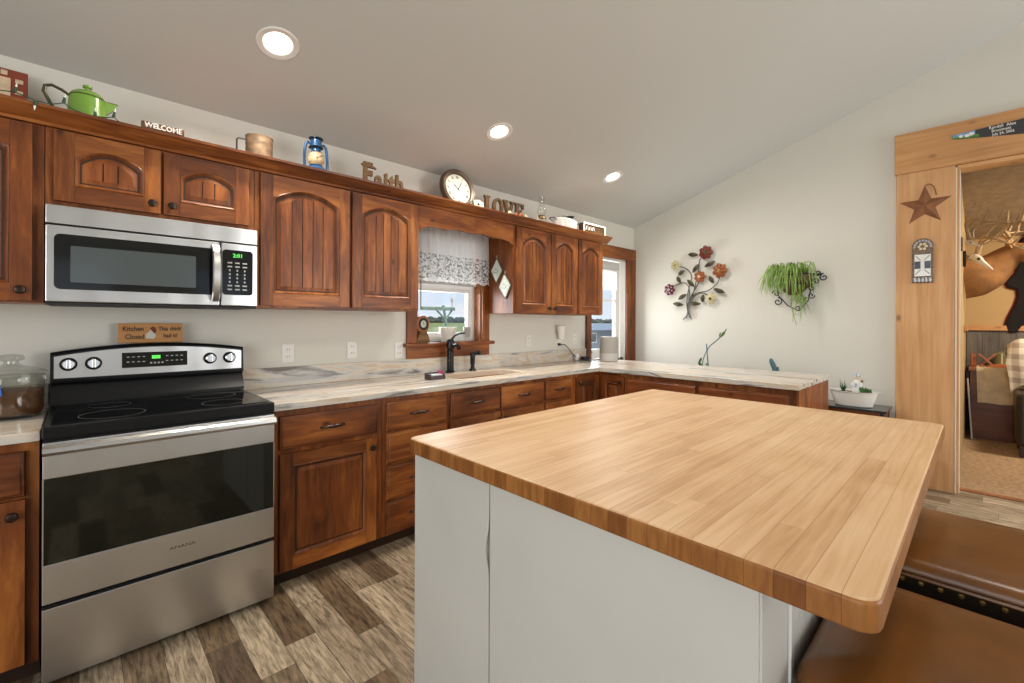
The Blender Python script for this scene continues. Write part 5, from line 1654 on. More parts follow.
t = thing('wall_clock', 'round brown-rimmed clock with roman numerals leaning on the cabinet top', 'clock', (2.10, 2.77, DECK), (radians(-9), 0, 0))
cz = 0.160
b = B(); b.lathe([(0.150, -0.03), (0.158, -0.02), (0.159, 0.0), (0.154, 0.016), (0.146, 0.022), (0.138, 0.018), (0.130, 0.020), (0.122, 0.016), (0.116, 0.004)], (0, 0, cz), 56, 'Y', cap=False); b.lathe([(0.15, -0.03), (0.005, -0.03)], (0, 0, cz), 56, 'Y', cap=False); b.done('rim', M['clock_rim'], t, local=True)
b = B(); b.lathe([(0.119, -0.004), (0.119, 0.003)], (0, 0, cz), 48, 'Y'); fc = b.done('face', M['clock_face'], t, local=True)
for k, s_ in enumerate(('XII', 'I', 'II', 'III', 'IIII', 'V', 'VI', 'VII', 'VIII', 'IX', 'X', 'XI')):
    a = -k * pi / 6
    Mx = frame_M((0, -0.0036, cz), (1, 0, 0), (0, 0, 1), (0, -1, 0)) @ Matrix.Rotation(a, 4, 'Z') @ Matrix.Translation((0, 0.092, 0))
    text_obj('numeral', s_, 0.030, 0.0004, M['ink'], fc, Mx, bold=0.0006, local=True, sx=0.7)
def hand(ang, ln, wd):
    Mx = frame_M((0, -0.0045, cz), (1, 0, 0), (0, 0, 1), (0, -1, 0)) @ Matrix.Rotation(-ang, 4, 'Z')
    b = B(Mx); b.prism([(-wd * .6, -0.018, 0), (wd * .6, -0.018, 0), (wd, ln * 0.6, 0), (0, ln, 0), (-wd, ln * 0.6, 0)], (0, 0, 0.0012)); return b.done('hand', M['ink'], fc, local=True)
hand(radians(307), 0.060, 0.0045); hand(radians(33), 0.086, 0.0035)
b = B(); b.lathe([(0.006, 0.004), (0.005, 0.008)], (0, 0, cz), 14, 'Y'); b.done('hub', M['ink'], fc, local=True)

def blossom_parts(t, c, r, petal_mat, centre_mat, n=6, facing=(0, -1, 0)):
    f = Vector(facing).normalized()
    u = f.orthogonal().normalized(); v = f.cross(u)
    b = B()
    for k in range(n):
        a = 2 * pi * k / n
        d = u * cos(a) + v * sin(a)
        rot = Matrix((d, f.cross(d), f)).transposed()
        b.ball(Vector(c) + d * r * 0.55 + f * r * 0.1, (r * 0.52, r * 0.36, r * 0.14), 10, 6, rot)
    o = b.done('petals', petal_mat, t)
    b = B(); b.ball(Vector(c) + f * r * 0.28, r * 0.24, 10, 6); b.done('flower_centre', centre_mat, t)
    return o


t = thing('silk_flower', 'cream silk flower lying against the clock rim', 'flower', (2.215, 2.69, DECK))
blossom_parts(t, (2.215, 2.69, DECK + 0.038), 0.045, M['petal_cream'], M['letter_brown'], 7, (-0.3, -0.9, 0.35))
b = B()
for q in ((-0.05, 0.012), (-0.04, -0.004), (-0.062, 0.03)): b.ribbon([(2.20, 2.70, DECK + 0.02), (2.20 + q[0] * .6, 2.685, DECK + 0.024 + q[1]), (2.20 + q[0], 2.68, DECK + 0.02 + q[1])], lambda t_: 0.012 * sin(pi * (0.1 + 0.85 * t_)), (0, 0.4, 1))
b.done('leaves', M['leaf_dark'], t)

# LOVE letters
def letter(label, polys, x0, ring=None):
    t_ = None
    b = B()
    for pl in polys: b.prism([(x0 + x, 2.735, DECK + 0.0005 + z) for x, z in pl], (0, 0.024, 0), 0.0015)
    if ring:
        cx, cz_, ro, ri, ho, hi = ring
        n = 36
        def el(rx, rz, y): return [(x0 + cx + rx * cos(2 * pi * k / n), y, DECK + 0.0005 + cz_ + rz * sin(2 * pi * k / n)) for k in range(n)]
        R = [el(ro, ho, 2.735), el(ro, ho, 2.759), el(ri, hi, 2.759), el(ri, hi, 2.735), el(ro, ho, 2.735)]
        b.loft(R, False, False)
        bmesh.ops.remove_doubles(b.bm, verts=b.bm.verts[:], dist=1e-5)
    b.solo('wooden_letter', M['letter_brown'], label, 'letter', (x0, 2.747, DECK), 'letters of the word LOVE')


H = 0.150
letter('brown standing wooden letter L of the word LOVE', [[(0.0, 0), (0.085, 0), (0.085, 0.045), (0.07, 0.045), (0.066, 0.018), (0.044, 0.018), (0.044, H - .016), (0.058, H - .016), (0.058, H), (0.0, H), (0.0, H - .016), (0.012, H - .016), (0.012, 0.016), (0.0, 0.016)]], 2.322)
letter('brown standing wooden letter O of the word LOVE', [], 2.415, (0.055, H / 2, 0.055, 0.029, H / 2, H / 2 - 0.017))
letter('brown standing wooden letter V of the word LOVE', [[(0.0, H), (0.0, H - .016), (0.010, H - .016), (0.050, 0), (0.078, 0), (0.114, H - .016), (0.126, H - .016), (0.126, H), (0.078, H), (0.078, H - .016), (0.094, H - .016), (0.070, 0.045), (0.042, H - .016), (0.054, H - .016), (0.054, H)]], 2.528)
letter('brown standing wooden letter E of the word LOVE', [[(0.0, 0), (0.104, 0), (0.108, 0.045), (0.092, 0.045), (0.084, 0.018), (0.042, 0.018), (0.042, 0.066), (0.064, 0.066), (0.066, 0.054), (0.078, 0.054), (0.078, 0.098), (0.066, 0.098), (0.064, 0.084), (0.042, 0.084), (0.042, H - .017), (0.082, H - .017), (0.090, H - .042), (0.106, H - .042), (0.102, H), (0.0, H), (0.0, H - .016), (0.012, H - .016), (0.012, 0.016), (0.0, 0.016)]], 2.662)
t = thing('dried_flower_spray', 'small spray of orange and pink dried blossoms before the LOVE letters', 'flowers', (2.68, 2.70, DECK))
b = B(); b.tube([(2.50, 2.70, DECK + .004), (2.62, 2.69, DECK + .008), (2.75, 2.70, DECK + .006), (2.95, 2.69, DECK + .004)], 0.002, 6); b.done('stem', M['leaf_dark'], t)
for x, r, mt in ((2.56, 0.020, 'petal_cream'), (2.63, 0.018, 'quilt_orange'), (2.69, 0.022, 'quilt_orange'), (2.75, 0.018, 'petal_cream'), (2.90, 0.015, 'petal_cream')):
    b = B()
    for k in range(6): b.ball((x + r * .6 * cos(k * pi / 3), 2.695, DECK + r + .016 + r * .6 * sin(k * pi / 3)), (r * .5, r * .35, r * .5), 8, 5)
    b.ball((x, 2.69, DECK + r + .016), r * .4, 8, 5)
    b.done('blossom', M[mt], t)

t = thing('oil_lamp', 'clear glass oil lamp with tall chimney beside the LOVE letters', 'lamp', (3.0, 2.745, DECK))
OX, OY = 3.0, 2.745
b = B(); b.lathe([(0.045, 0.0005), (0.042, 0.006), (0.014, 0.014), (0.013, 0.024), (0.04, 0.034), (0.046, 0.048), (0.036, 0.064), (0.018, 0.070)], (OX, OY, DECK), 28); b.done('font', M['lamp_glass'], t)
b = B(); b.lathe([(0.020, 0.0705), (0.028, 0.074), (0.026, 0.086), (0.032, 0.092), (0.030, 0.096)], (OX, OY, DECK), 24); b.tube([(OX + 0.026, OY, DECK + .082), (OX + .046, OY - .004, DECK + .08)], 0.003, 6); b.lathe([(0.01, -0.002), (0.01, 0.002)], (OX + .047, OY - .004, DECK + .08), 12, 'X'); b.done('burner', M['brass'], t)
b = B(); b.lathe([(0.027, 0.0965), (0.038, 0.118), (0.039, 0.135), (0.030, 0.165), (0.025, 0.21), (0.027, 0.268)], (OX, OY, DECK), 28, cap=False); b.done('chimney', M['lamp_glass'], t, solid=0.002)

t = thing('roasting_pan', 'white enamel lidded oval pan near the right end of the cabinet tops', 'pan', (3.32, 2.69, DECK))
PX, PY = 3.275, 2.70
b = B(); b.lathe([(0.85, 0.0005), (0.92, 0.02), (1.0, 0.072), (1.03, 0.078), (1.02, 0.082)], (PX, PY, DECK), 40, sx=0.16, sy=0.075); b.done('pan', M['enamel'], t)
b = B(); b.lathe([(1.01, 0.0825), (0.95, 0.090), (0.7, 0.102), (0.3, 0.108), (0.02, 0.109)], (PX, PY, DECK), 40, sx=0.158, sy=0.074); b.done('lid', M['enamel'], t)
b = B(); b.tube([(PX - 0.155, PY - 0.03, DECK + .07), (PX - 0.19, PY - 0.028, DECK + .085), (PX - 0.19, PY + 0.028, DECK + .085), (PX - 0.155, PY + 0.03, DECK + .07)], 0.005, 8); b.done('handle', M['blackmat'], t)
b = B(); b.tube([(PX + 0.155, PY - 0.03, DECK + .07), (PX + 0.19, PY - 0.028, DECK + .085), (PX + 0.19, PY + 0.028, DECK + .085), (PX + 0.155, PY + 0.03, DECK + .07)], 0.005, 8); b.done('handle', M['blackmat'], t)
b = B(); b.tube([(PX - .03, PY, DECK + .108), (PX - 0.02, PY, DECK + .128), (PX + 0.02, PY, DECK + .128), (PX + .03, PY, DECK + .108)], 0.005, 8); b.done('lid_handle', M['blackmat'], t)

t = thing('candle_holder', 'small dark iron X-legged holder behind the white pan', 'holder', (3.55, 2.86, DECK))
b = B()
for s in (-1, 1):
    b.tube([(3.55 - s * 0.04, 2.86, DECK + .0045), (3.55, 2.86, DECK + 0.10), (3.55 + s * 0.028, 2.86, DECK + 0.185)], 0.004, 8)
    b.tube([(3.55, 2.86 - s * 0.04, DECK + .0045), (3.55, 2.86, DECK + 0.10), (3.55, 2.86 + s * 0.028, DECK + 0.185)], 0.004, 8)
b.lathe([(0.03, 0.186), (0.042, 0.19), (0.042, 0.196), (0.03, 0.196)], (3.55, 2.86, DECK), 20)
b.done('frame', M['iron'], t)

t = thing('wooden_crate', 'small brown crate with white painted edges at the right end', 'crate', (3.66, 2.665, DECK))
b = B(); b.box(3.48, 3.835, 2.64, 2.70, DECK + .0005, DECK + 0.098, 0.002); b.done('box', M['letter_brown'], t)
b = B(); b.box(3.475, 3.84, 2.633, 2.6395, DECK + .086, DECK + .1); b.box(3.475, 3.84, 2.633, 2.6395, DECK + .001, DECK + .014); b.box(3.475, 3.492, 2.633, 2.6395, DECK + .014, DECK + .086); b.box(3.823, 3.84, 2.633, 2.6395, DECK + .014, DECK + .086); b.done('white_edging', M['enamel'], t)
b = B()
for i in range(3):
    a = 3.51 + i * 0.05
    b.tube([(a, 2.636, DECK + .03), (a + .012, 2.635, DECK + .06), (a + .03, 2.636, DECK + .07), (a + .038, 2.636, DECK + .035)], 0.004, 6)
b.done('painted_scroll', M['enamel'], t)

# ------------------------------------------------------------------ right wall: metal flowers, hanging planter
t = thing('metal_flower_sculpture', 'wall sculpture of metal stems with six red, orange and cream flowers', 'wall art', (4.955, 2.25, 1.37))
SXW = 4.945
def smooth_path(P, n=6):
    out = []
    for i in range(len(P) - 1):
        p0, p1, p2, p3 = P[max(i - 1, 0)], P[i], P[i + 1], P[min(i + 2, len(P) - 1)]
        for k in range(n):
            q = k / n
            out.append(tuple(0.5 * (2 * p1[a] + (p2[a] - p0[a]) * q + (2 * p0[a] - 5 * p1[a] + 4 * p2[a] - p3[a]) * q * q + (3 * p1[a] - p0[a] - 3 * p2[a] + p3[a]) * q ** 3) for a in range(len(p1))))
    out.append(P[-1]); return out
stems = [[(2.252, 1.371), (2.30, 1.46), (2.285, 1.56), (2.19, 1.738), (2.146, 1.837)],
         [(2.309, 1.378), (2.29, 1.547), (2.275, 1.70), (2.30, 1.762), (2.36, 1.785), (2.45, 1.755), (2.497, 1.71)],
         [(2.346, 1.364), (2.30, 1.43), (2.30, 1.55), (2.28, 1.70), (2.252, 1.84), (2.29, 1.92), (2.341, 1.957), (2.425, 1.983)],
         [(2.30, 1.40), (2.25, 1.60), (2.20, 1.76), (2.165, 1.92), (2.156, 2.03), (2.081, 2.096)],
         [(2.27, 1.39), (2.28, 1.55), (2.20, 1.65), (2.066, 1.677), (1.98, 1.74), (1.947, 1.80), (1.931, 1.887)],
         [(2.29, 1.40), (2.27, 1.54), (2.22, 1.615), (2.13, 1.655), (2.065, 1.63), (2.025, 1.589)]]
for i, s_ in enumerate(stems):
    b = B(); pp = smooth_path(s_)
    b.tube([(SXW + 0.012 - 0.004 * i + 0.01 * sin(k * 0.3), y, z) for k, (y, z) in enumerate(pp)], 0.0055, 8); b.done('stem', M['stem_metal'], t)
for (y, z, a, ln) in ((2.231, 2.089, 172, .095), (2.042, 1.967, 25, .105), (2.194, 1.935, 50, .10), (2.362, 1.896, 35, .085), (2.394, 1.823, 120, .07), (2.254, 1.773, 135, .095), (2.026, 1.799, 122, .075), (1.943, 1.673, -22, .105), (2.117, 1.597, 85, .07), (2.349, 1.623, 28, .095), (2.398, 1.540, -8, .105), (2.204, 1.541, -3, .105)):
    A = radians(a)
    d = Vector((0, -cos(A), sin(A)))
    c0 = Vector((SXW - 0.006, y, z))
    b = B(); b.ribbon([c0 + d * ln * 1.2 * (q - 0.5) + Vector((-0.008 * sin(pi * q), 0, 0)) for q in [k / 8 for k in range(9)]], lambda q: 0.024 * sin(pi * min(1, 0.04 + q * 0.94)) ** 0.8, (0, -d.z, d.y)); b.done('leaf', M['leaf_metal'], t, solid=0.002)
for (y, z, r, pm, cm) in ((2.081, 2.096, .078, 'red_dark', 'leaf_dark'), (2.425, 1.983, .060, 'cream_m', 'brass'), (1.931, 1.887, .080, 'orange_m', 'brass'), (2.146, 1.837, .066, 'orange_m', 'petal_cream'), (2.497, 1.71, .068, 'maroon', 'pewter'), (2.025, 1.589, .062, 'cream_m', 'letter_brown')):
    f = Vector((-1, 0, 0)); c0 = Vector((SXW - 0.022, y, z))
    b = B()
    for ring_, n, off in ((0.60, 7, 0.0), (0.34, 6, 0.012)):
        for k in range(n):
            a = 2 * pi * (k + ring_) / n
            dd = Vector((0, cos(a), sin(a)))
            rot = Matrix((dd, f.cross(dd), f)).transposed()
            b.ball(c0 + dd * r * ring_ + f * off, (r * 0.42 * (1 if ring_ > .5 else .7), r * 0.36 * (1 if ring_ > .5 else .7), 0.007), 10, 6, rot)
    o = b.done('flower', M[pm], t)
    b = B(); b.ball(c0 + f * 0.022, (0.012, r * 0.24, r * 0.24), 12, 8); b.done('flower_centre', M[cm], o)
    if pm == 'maroon':
        b = B()
        for k in range(6): b.ball(c0 + Vector((-0.016, r * .55 * cos(k * pi / 3 + .3), r * .55 * sin(k * pi / 3 + .3))), (0.006, r * .13, r * .13), 8, 5)
        b.done('silver_dots', M['pewter'], o)

t = thing('hanging_planter', 'black scrolled iron wall planter with trailing green spider plant', 'planter', (4.97, 1.25, 1.45))
b = B()
n = 20
rings = []
for j in range(7):
    v = j / 6
    rad = 0.155 * (0.25 + 0.75 * sin(v * pi / 2) ** 0.8)
    rings.append([(4.972 - rad * 0.95 * sin(pi * k / n), 1.25 + rad * 1.05 * cos(pi * k / n), 1.60 + 0.19 * v) for k in range(n + 1)])
b.loft(rings, True, True); b.done('coco_liner', M['letter_brown'], t)
b = B()
for rad, z in ((0.163, 1.79), (0.14, 1.70)):
    b.tube([(4.972 - rad * 0.95 * sin(pi * k / n), 1.25 + rad * 1.05 * cos(pi * k / n), z) for k in range(n + 1)], 0.006, 8)
def scroll(cy, cz_, r0, turns, st, sgn):
    return [(4.955, cy + sgn * r0 * (1 - 0.8 * k / 40) * cos(st + turns * 2 * pi * k / 40), cz_ + r0 * (1 - 0.8 * k / 40) * sin(st + turns * 2 * pi * k / 40)) for k in range(41)]
for a in ((1.005, 1.755, .035, 1.2, pi * .6, -1), (1.065, 1.72, .03, 1.2, 0, 1), (1.055, 1.80, .03, 1.1, pi, -1), (1.10, 1.66, .028, 1.2, pi / 2, -1), (1.105, 1.59, .03, 1.2, pi, 1), (1.385, 1.54, .04, 1.3, pi / 2, 1), (1.40, 1.62, .035, 1.2, 0, 1), (1.21, 1.475, .03, 1.2, pi, 1)):
    b.tube(scroll(*a), 0.005, 6)
b.tube([(4.968, 1.09, 1.79), (4.96, 1.04, 1.785), (4.955, 1.01, 1.79)], 0.006, 8)
b.tube([(4.962, 1.40, 1.70), (4.955, 1.38, 1.60), (4.955, 1.30, 1.50), (4.955, 1.21, 1.45), (4.955, 1.13, 1.54), (4.96, 1.10, 1.70)], 0.005, 8)
b.done('iron_frame', M['iron'], t)
b = B()
random.seed(11)
for k in range(95):
    y0 = 1.25 + random.uniform(-0.12, 0.13); x0_ = 4.90 + random.uniform(-0.05, 0.05)
    side = random.gauss(0.25, 0.75)
    ln = random.uniform(0.22, 0.42)
    up_ = random.uniform(0.06, 0.14)
    out_ = random.uniform(0.02, 0.12)
    pts = []
    for q in range(9):
        s = q / 8
        yy_ = y0 + side * 0.16 * (1 - (1 - s) ** 2)
        zz = 1.775 + up_ * sin(pi * min(1, s * 1.5)) * 1.0 - max(0, s - 0.25) ** 1.6 * ln * (1.0 - 0.3 * abs(side))
        xx = min(4.965, x0_ - out_ * sin(pi * s * 0.6))
        pts.append((xx, min(yy_, 1.50), zz))
    b.ribbon(pts, 0.0065, (0.3, 1, 0.2))
for k in range(40):       # plantlet hanging below
    a = random.uniform(0, 2 * pi)
    pts = []
    ln = random.uniform(0.06, 0.12)
    c0 = (4.87, 1.17 + random.uniform(-.03, .05), 1.56 + random.uniform(-.05, .05))
    for q in range(7):
        s = q / 6
        pts.append((c0[0] - 0.03 * sin(a * 3) * s, c0[1] + ln * s * cos(a), c0[2] + ln * s * sin(a) - 0.09 * s * s))
    b.ribbon(pts, 0.006, (0.5, 0.5, 0.5))
for y1, z1 in ((1.205, 1.31), (1.165, 1.40), (1.235, 1.34)):
    b.ribbon([(4.87, 1.24, 1.60), (4.86, 1.245, 1.50), (4.865, 1.23, 1.42), (4.88, y1, z1)], lambda q: 0.007 * (1 - 0.7 * q), (0.2, 1, 0))
b.tube([(4.88, 1.24, 1.78), (4.85, 1.22, 1.70), (4.86, 1.19, 1.60), (4.87, 1.17, 1.54)], 0.003, 6)
b.done('foliage', M['leaf_light'], t)

# ------------------------------------------------------------------ plant bench behind the peninsula
t = thing('plant_bench', 'low dark wood bench with black glossy top along the right wall', 'bench', (4.80, 1.45, 0))
b = B(); b.box(4.60, 4.95, 0.515, 2.40, 0.612, 0.632, 0.004); b.done('top', M['black_top'], t)
b = B(); b.box(4.612, 4.632, 0.56, 2.37, 0.55, 0.6115, 0.002); b.box(4.925, 4.94, 0.56, 2.37, 0.55, 0.6115, 0.002); b.box(4.632, 4.925, 0.535, 0.555, 0.55, 0.6115); b.box(4.632, 4.925, 2.35, 2.37, 0.55, 0.6115); b.done('apron', M['cab_y'], t)
for x in (4.615, 4.90):
    for y in (0.53, 2.345):
        b = B(); b.box(x, x + 0.03, y, y + 0.03, 0.0005, 0.6115, 0.003); b.done('leg', M['black_top'], t)

BT = 0.6325
t = thing('tub_planter', 'small white bathtub planter with succulents on the black bench', 'planter', (4.73, 0.745, BT))
def tubring(hx, hy, z, dz=0.0):
    return [(4.73 + hx * cos(2 * pi * k / 40), 0.745 + hy * (abs(sin(2 * pi * k / 40)) ** 0.75) * (1 if sin(2 * pi * k / 40) >= 0 else -1), z + dz * sin(2 * pi * k / 40) ** 4) for k in range(40)]
b = B(); b.loft([tubring(.060, .118, BT + .0005), tubring(.066, .128, BT + .006), tubring(.078, .150, BT + .07), tubring(.084, .165, BT + .116, .008), tubring(.094, .186, BT + .122, .014), tubring(.094, .188, BT + .127, .014), tubring(.080, .158, BT + .122, .008), tubring(.074, .15, BT + .10)], True, True)
b.done('tub', M['tub'], t)
b = B(); b.loft([tubring(.075, .152, BT + .1005), tubring(.075, .152, BT + .112), tubring(.03, .06, BT + .122)], True, True); b.done('soil', M['soil'], t)
b = B()
for k in range(14):
    a = 2 * pi * k / 14
    b.ribbon([(4.72 + 0.004 * cos(a), 0.815 + 0.004 * sin(a), BT + .113), (4.72 + 0.02 * cos(a), 0.815 + 0.022 * sin(a), BT + .15), (4.72 + 0.03 * cos(a), 0.815 + 0.034 * sin(a), BT + .17 + 0.03 * (k % 3))], 0.006, (sin(a), -cos(a), 0))
b.done('spiky_succulent', M['leaf_dark'], t)
b = B()
for cx, cy, s in ((4.70, 0.675, 1.0), (4.71, 0.64, .7)):
    for k in range(12):
        a = 2 * pi * k / 12 * 1.6
        b.ball((cx + 0.016 * s * cos(a), cy + 0.02 * s * sin(a), BT + .122 + .012 * s + 0.008 * (k % 3)), (0.008 * s, 0.008 * s, 0.016 * s), 8, 6)
b.done('green_rosette', M['leaf'], t)
t = thing('garden_figurine', 'small white and grey-blue figurine standing in the tub planter', 'figurine', (4.725, 0.725, BT + .12))
GX, GY, GZ = 4.725, 0.722, BT + .119
b = B(); b.lathe([(0.03, 0.0), (0.032, 0.01), (0.026, 0.05), (0.024, 0.08), (0.018, 0.098), (0.010, 0.105)], (GX, GY, GZ), 20, sy=1.2); b.tube([(GX - .005, GY + .02, GZ + .085), (GX - .02, GY + .034, GZ + .06), (GX - .026, GY + .01, GZ + .05)], 0.009, 8); b.tube([(GX - .005, GY - .02, GZ + .085), (GX - .02, GY - .036, GZ + .07), (GX - .022, GY - .03, GZ + .05)], 0.009, 8); b.done('gown', M['enamel'], t)
b = B(); b.ball((GX, GY, GZ + .122), (0.019, 0.019, 0.021), 14, 10); hd_ = b.done('head', M['petal_cream'], t)
b = B(); b.lathe([(0.024, 0.132), (0.020, 0.136), (0.018, 0.15), (0.004, 0.158)], (GX, GY, GZ), 16); b.done('cap', M['pewter'], hd_)
b = B(); b.box(GX - .0265, GX - .022, GY - .006, GY + .012, GZ + .0, GZ + .075, 0.002); b.done('blue_sash', simple('powder_blue', (0.36, 0.43, 0.55), 0.5), t)
b = B(); b.ball((GX - .014, GY - .036, GZ + .095), (0.010, 0.010, 0.012), 10, 6); b.done('red_bird', M['rust_star'], t)
t = thing('plant_vase', 'small blue-grey pot with leaves half hidden behind the peninsula end', 'pot', (4.70, 0.985, BT))
b = B(); b.lathe([(0.03, 0.0005), (0.045, 0.01), (0.055, 0.05), (0.05, 0.085), (0.045, 0.095), (0.04, 0.09)], (4.70, 0.985, BT), 24); b.done('pot', M['blue_green'], t)
b = B()
for k in range(16):
    a = 2 * pi * k / 16
    b.ribbon([(4.70, 0.985, BT + .088), (4.70 + .03 * cos(a), 0.985 + .03 * sin(a), BT + .115 + .01 * (k % 3)), (4.70 + .05 * cos(a), 0.985 + .05 * sin(a), BT + .105)], 0.009, (sin(a), -cos(a), 0))
b.done('foliage', M['leaf_dark'], t)
t = thing('twig_plant', 'tall thin bluish twig plant with few leaves behind the peninsula counter', 'plant', (4.72, 1.97, BT))
b = B(); b.lathe([(0.05, 0.0005), (0.06, 0.01), (0.07, 0.10), (0.073, 0.12), (0.064, 0.12), (0.06, 0.10), (0.01, 0.10)], (4.72, 1.985, BT), 24); b.done('pot', M['terra'], t)
b = B()
b.tube(smooth_path([(4.72, 1.975, BT + .095), (4.72, 1.965, .868), (4.72, 1.975, 1.0), (4.72, 1.985, 1.11)]), 0.0055, 8)
b.tube(smooth_path([(4.72, 1.98, 1.02), (4.72, 1.96, 1.075), (4.72, 1.90, 1.13), (4.72, 1.845, 1.18), (4.72, 1.80, 1.235), (4.72, 1.785, 1.27)]), 0.0055, 8)
b.tube(smooth_path([(4.72, 2.03, BT + .095), (4.72, 2.025, .90), (4.72, 2.005, .98), (4.72, 1.98, 1.04)]), 0.005, 8)
b.done('stems', M['blue_green'], t)
for (y, z, a, ln, w_) in ((1.835, 1.185, 52, .085, .014), (1.85, 1.18, 75, .06, .008), (2.06, .905, 60, .075, .012), (2.03, .875, 130, .055, .016), (1.985, 0.885, 60, .03, .008)):
    A = radians(a); d = Vector((-0.2, -cos(A), sin(A))).normalized()
    b = B(); b.ribbon([Vector((4.715, y, z)) + d * ln * q / 6 for q in range(7)], lambda q, w_=w_: w_ * sin(pi * min(1, .08 + q * .9)), (0, d.z, -d.y)); b.done('leaf', M['leaf'], t, solid=0.0012)
t = thing('blue_cactus', 'small blue-green upright cactus peeking over the peninsula counter', 'cactus', (4.72, 1.34, BT))
b = B(); b.lathe([(0.04, 0.0005), (0.05, 0.01), (0.06, 0.08), (0.063, 0.10), (0.054, 0.10), (0.05, 0.085), (0.01, 0.085)], (4.72, 1.34, BT), 24); b.done('pot', M['terra'], t)
b = B(); b.tube(smooth_path([(4.72, 1.335, BT + .08), (4.72, 1.335, .82), (4.72, 1.345, .90), (4.72, 1.37, .965), (4.72, 1.378, .995)]), [0.026] * 6 + [0.025] * 6 + [0.022] * 6 + [0.019, .018, .016, .014, .011, .009, .004], 10); b.tube([(4.72, 1.335, .86), (4.715, 1.315, .885), (4.715, 1.315, .92)], [0.014, 0.014, 0.006], 8); b.done('stem', M['blue_green'], t)

# ------------------------------------------------------------------ on the pine post and header
PXF = 4.9395
t = thing('barn_star', 'rusty brown five-pointed metal star on the pine post', 'star', (PXF, 0.322, 2.275))
b = B()
ro, ri = 0.165, 0.066
pt = []
for k in range(10):
    r = ro if k % 2 == 0 else ri
    a = pi / 2 + k * pi / 5
    pt.append((PXF - 0.001, 0.318 + r * cos(a) * -1.0 * -1, 2.285 + r * sin(a)))
ctr = b.v((PXF - 0.040, 0.318, 2.285)); bk = b.v((PXF - 0.001, 0.318, 2.285))
vs = [b.v(p) for p in pt]
vb = [b.v((PXF, p[1], p[2])) for p in pt]
for k in range(10):
    j = (k + 1) % 10
    b.f([vs[k], vs[j], ctr]); b.f([vs[k], vb[k], vb[j], vs[j]])
b.f(vb)
b.bm.verts.remove(bk)
b.done('star', M['rust_star'], t, smooth=False)
b = B(); b.tube(smooth_path([(PXF - .004, 0.318, 2.445), (PXF - .006, 0.29, 2.455), (PXF - .006, 0.262, 2.42), (PXF - .006, 0.25, 2.36)]), 0.0035, 6); b.done('hanger_wire', M['rust_star'], t)

t = thing('cross_plaque', 'small arched mosaic cross plaque hanging below the star', 'plaque', (PXF, 0.329, 1.66))
def plq(e, x):
    hw, z0_, z1_ = 0.066 - e, 1.662 + e, 1.955
    out = [(x, 0.329 + hw, z0_), (x, 0.329 - hw, z0_)]
    for k in range(11):
        a = pi * k / 10
        out.append((x, 0.329 - hw * cos(a), z1_ + (hw) * sin(a)))
    return out
b = B(); b.loft([plq(0, PXF - .0002), plq(0, PXF - .012), plq(0.004, PXF - .016)]); b.done('back_plate', M['plaque'], t)
b = B()
b.box(PXF - .020, PXF - .0162, 0.280, 0.378, 1.715, 1.89); b.done('white_field', M['enamel'], t)
b = B()
for y0 in (0.281, 0.341):
    b.box(PXF - .022, PXF - .0202, y0, y0 + 0.036, 1.775, 1.835)
b.done('blue_square', M['bluecross'], t)
b = B()
for sa in (-1, 1):
    for zz, s2 in ((1.865, 1), (1.745, -1)):
        b.tube([(PXF - .0205, 0.329 + sa * 0.012, zz - s2 * 0.022), (PXF - .0205, 0.329 + sa * 0.042, zz + s2 * 0.015)], 0.0022, 6)
b.done('blue_lines', M['bluecross'], t)
b = B()
for k in range(5): b.ball((PXF - .018, 0.285 + k * 0.022, 1.685), (0.008, 0.010, 0.022), 10, 6)
for k in range(9):
    a = pi * k / 8
    b.ball((PXF - .016, 0.329 - 0.050 * cos(a), 1.953 + 0.050 * sin(a)), (0.005, 0.009, 0.009), 8, 5)
b.done('pewter_beads', M['pewter'], t)
b = B()
for a in range(6): b.ball((PXF - .017, 0.329 + 0.022 * cos(a * pi / 3), 1.955 + 0.022 * sin(a * pi / 3)), (0.004, 0.010, 0.010), 8, 5)
b.done('rosette', M['petal_cream'], t)

t = thing('painted_hand_saw', 'black painted hand saw blade with sheep scene on the pine header', 'saw', (4.934, -0.1, 2.77))
HXF = 4.9345
def ztop(y): return 2.806 + (0.157 - y) * 0.045
def zbot(y): return 2.774 - (0.157 - y) * 0.165
def strip(y0, y1, f0, f1, x0_, x1_, n=10):
    b = B(); rings = []
    for k in range(n + 1):
        y = y0 + (y1 - y0) * k / n
        za = zbot(y) + (ztop(y) - zbot(y)) * f0; zb = zbot(y) + (ztop(y) - zbot(y)) * f1
        rings.append([(x0_, y, za), (x1_, y, za), (x1_, y, zb), (x0_, y, zb)])
    b.loft(rings); return b
bl = strip(0.16, -0.52, 0, 1, HXF - .0002, HXF - .003).done('blade', M['saw_black'], t)
strip(0.158, 0.035, 0.42, 0.98, HXF - .0031, HXF - .0038).done('painted_sky', M['saw_sky'], bl)
strip(0.158, 0.015, 0.02, 0.42, HXF - .0031, HXF - .0038).done('painted_grass', M['saw_grass'], bl)
for y, s in ((0.112, .010), (0.078, .012), (0.055, .013)):
    b = B(); b.ball((HXF - .004, y, (zbot(y) + ztop(y)) / 2 + (0.004 if s > .012 else -0.004)), (0.001, s * 1.25, s), 12, 6); b.done('painted_sheep', M['white_paint'], bl)
b = B()
for k in range(60):
    y = 0.15 - k * 0.011
    b.prism([(HXF - .0005, y, zbot(y)), (HXF - .0005, y - 0.010, zbot(y - .010)), (HXF - .0005, y - 0.007, zbot(y - .007) - 0.004)], (-0.0015, 0, 0))
b.done('teeth', M['saw_black'], bl)
Mt = lambda y, z: frame_M((HXF - .0042, y, z), (0, -1, 0), (0, 0.08, 1), (-1, 0, 0))
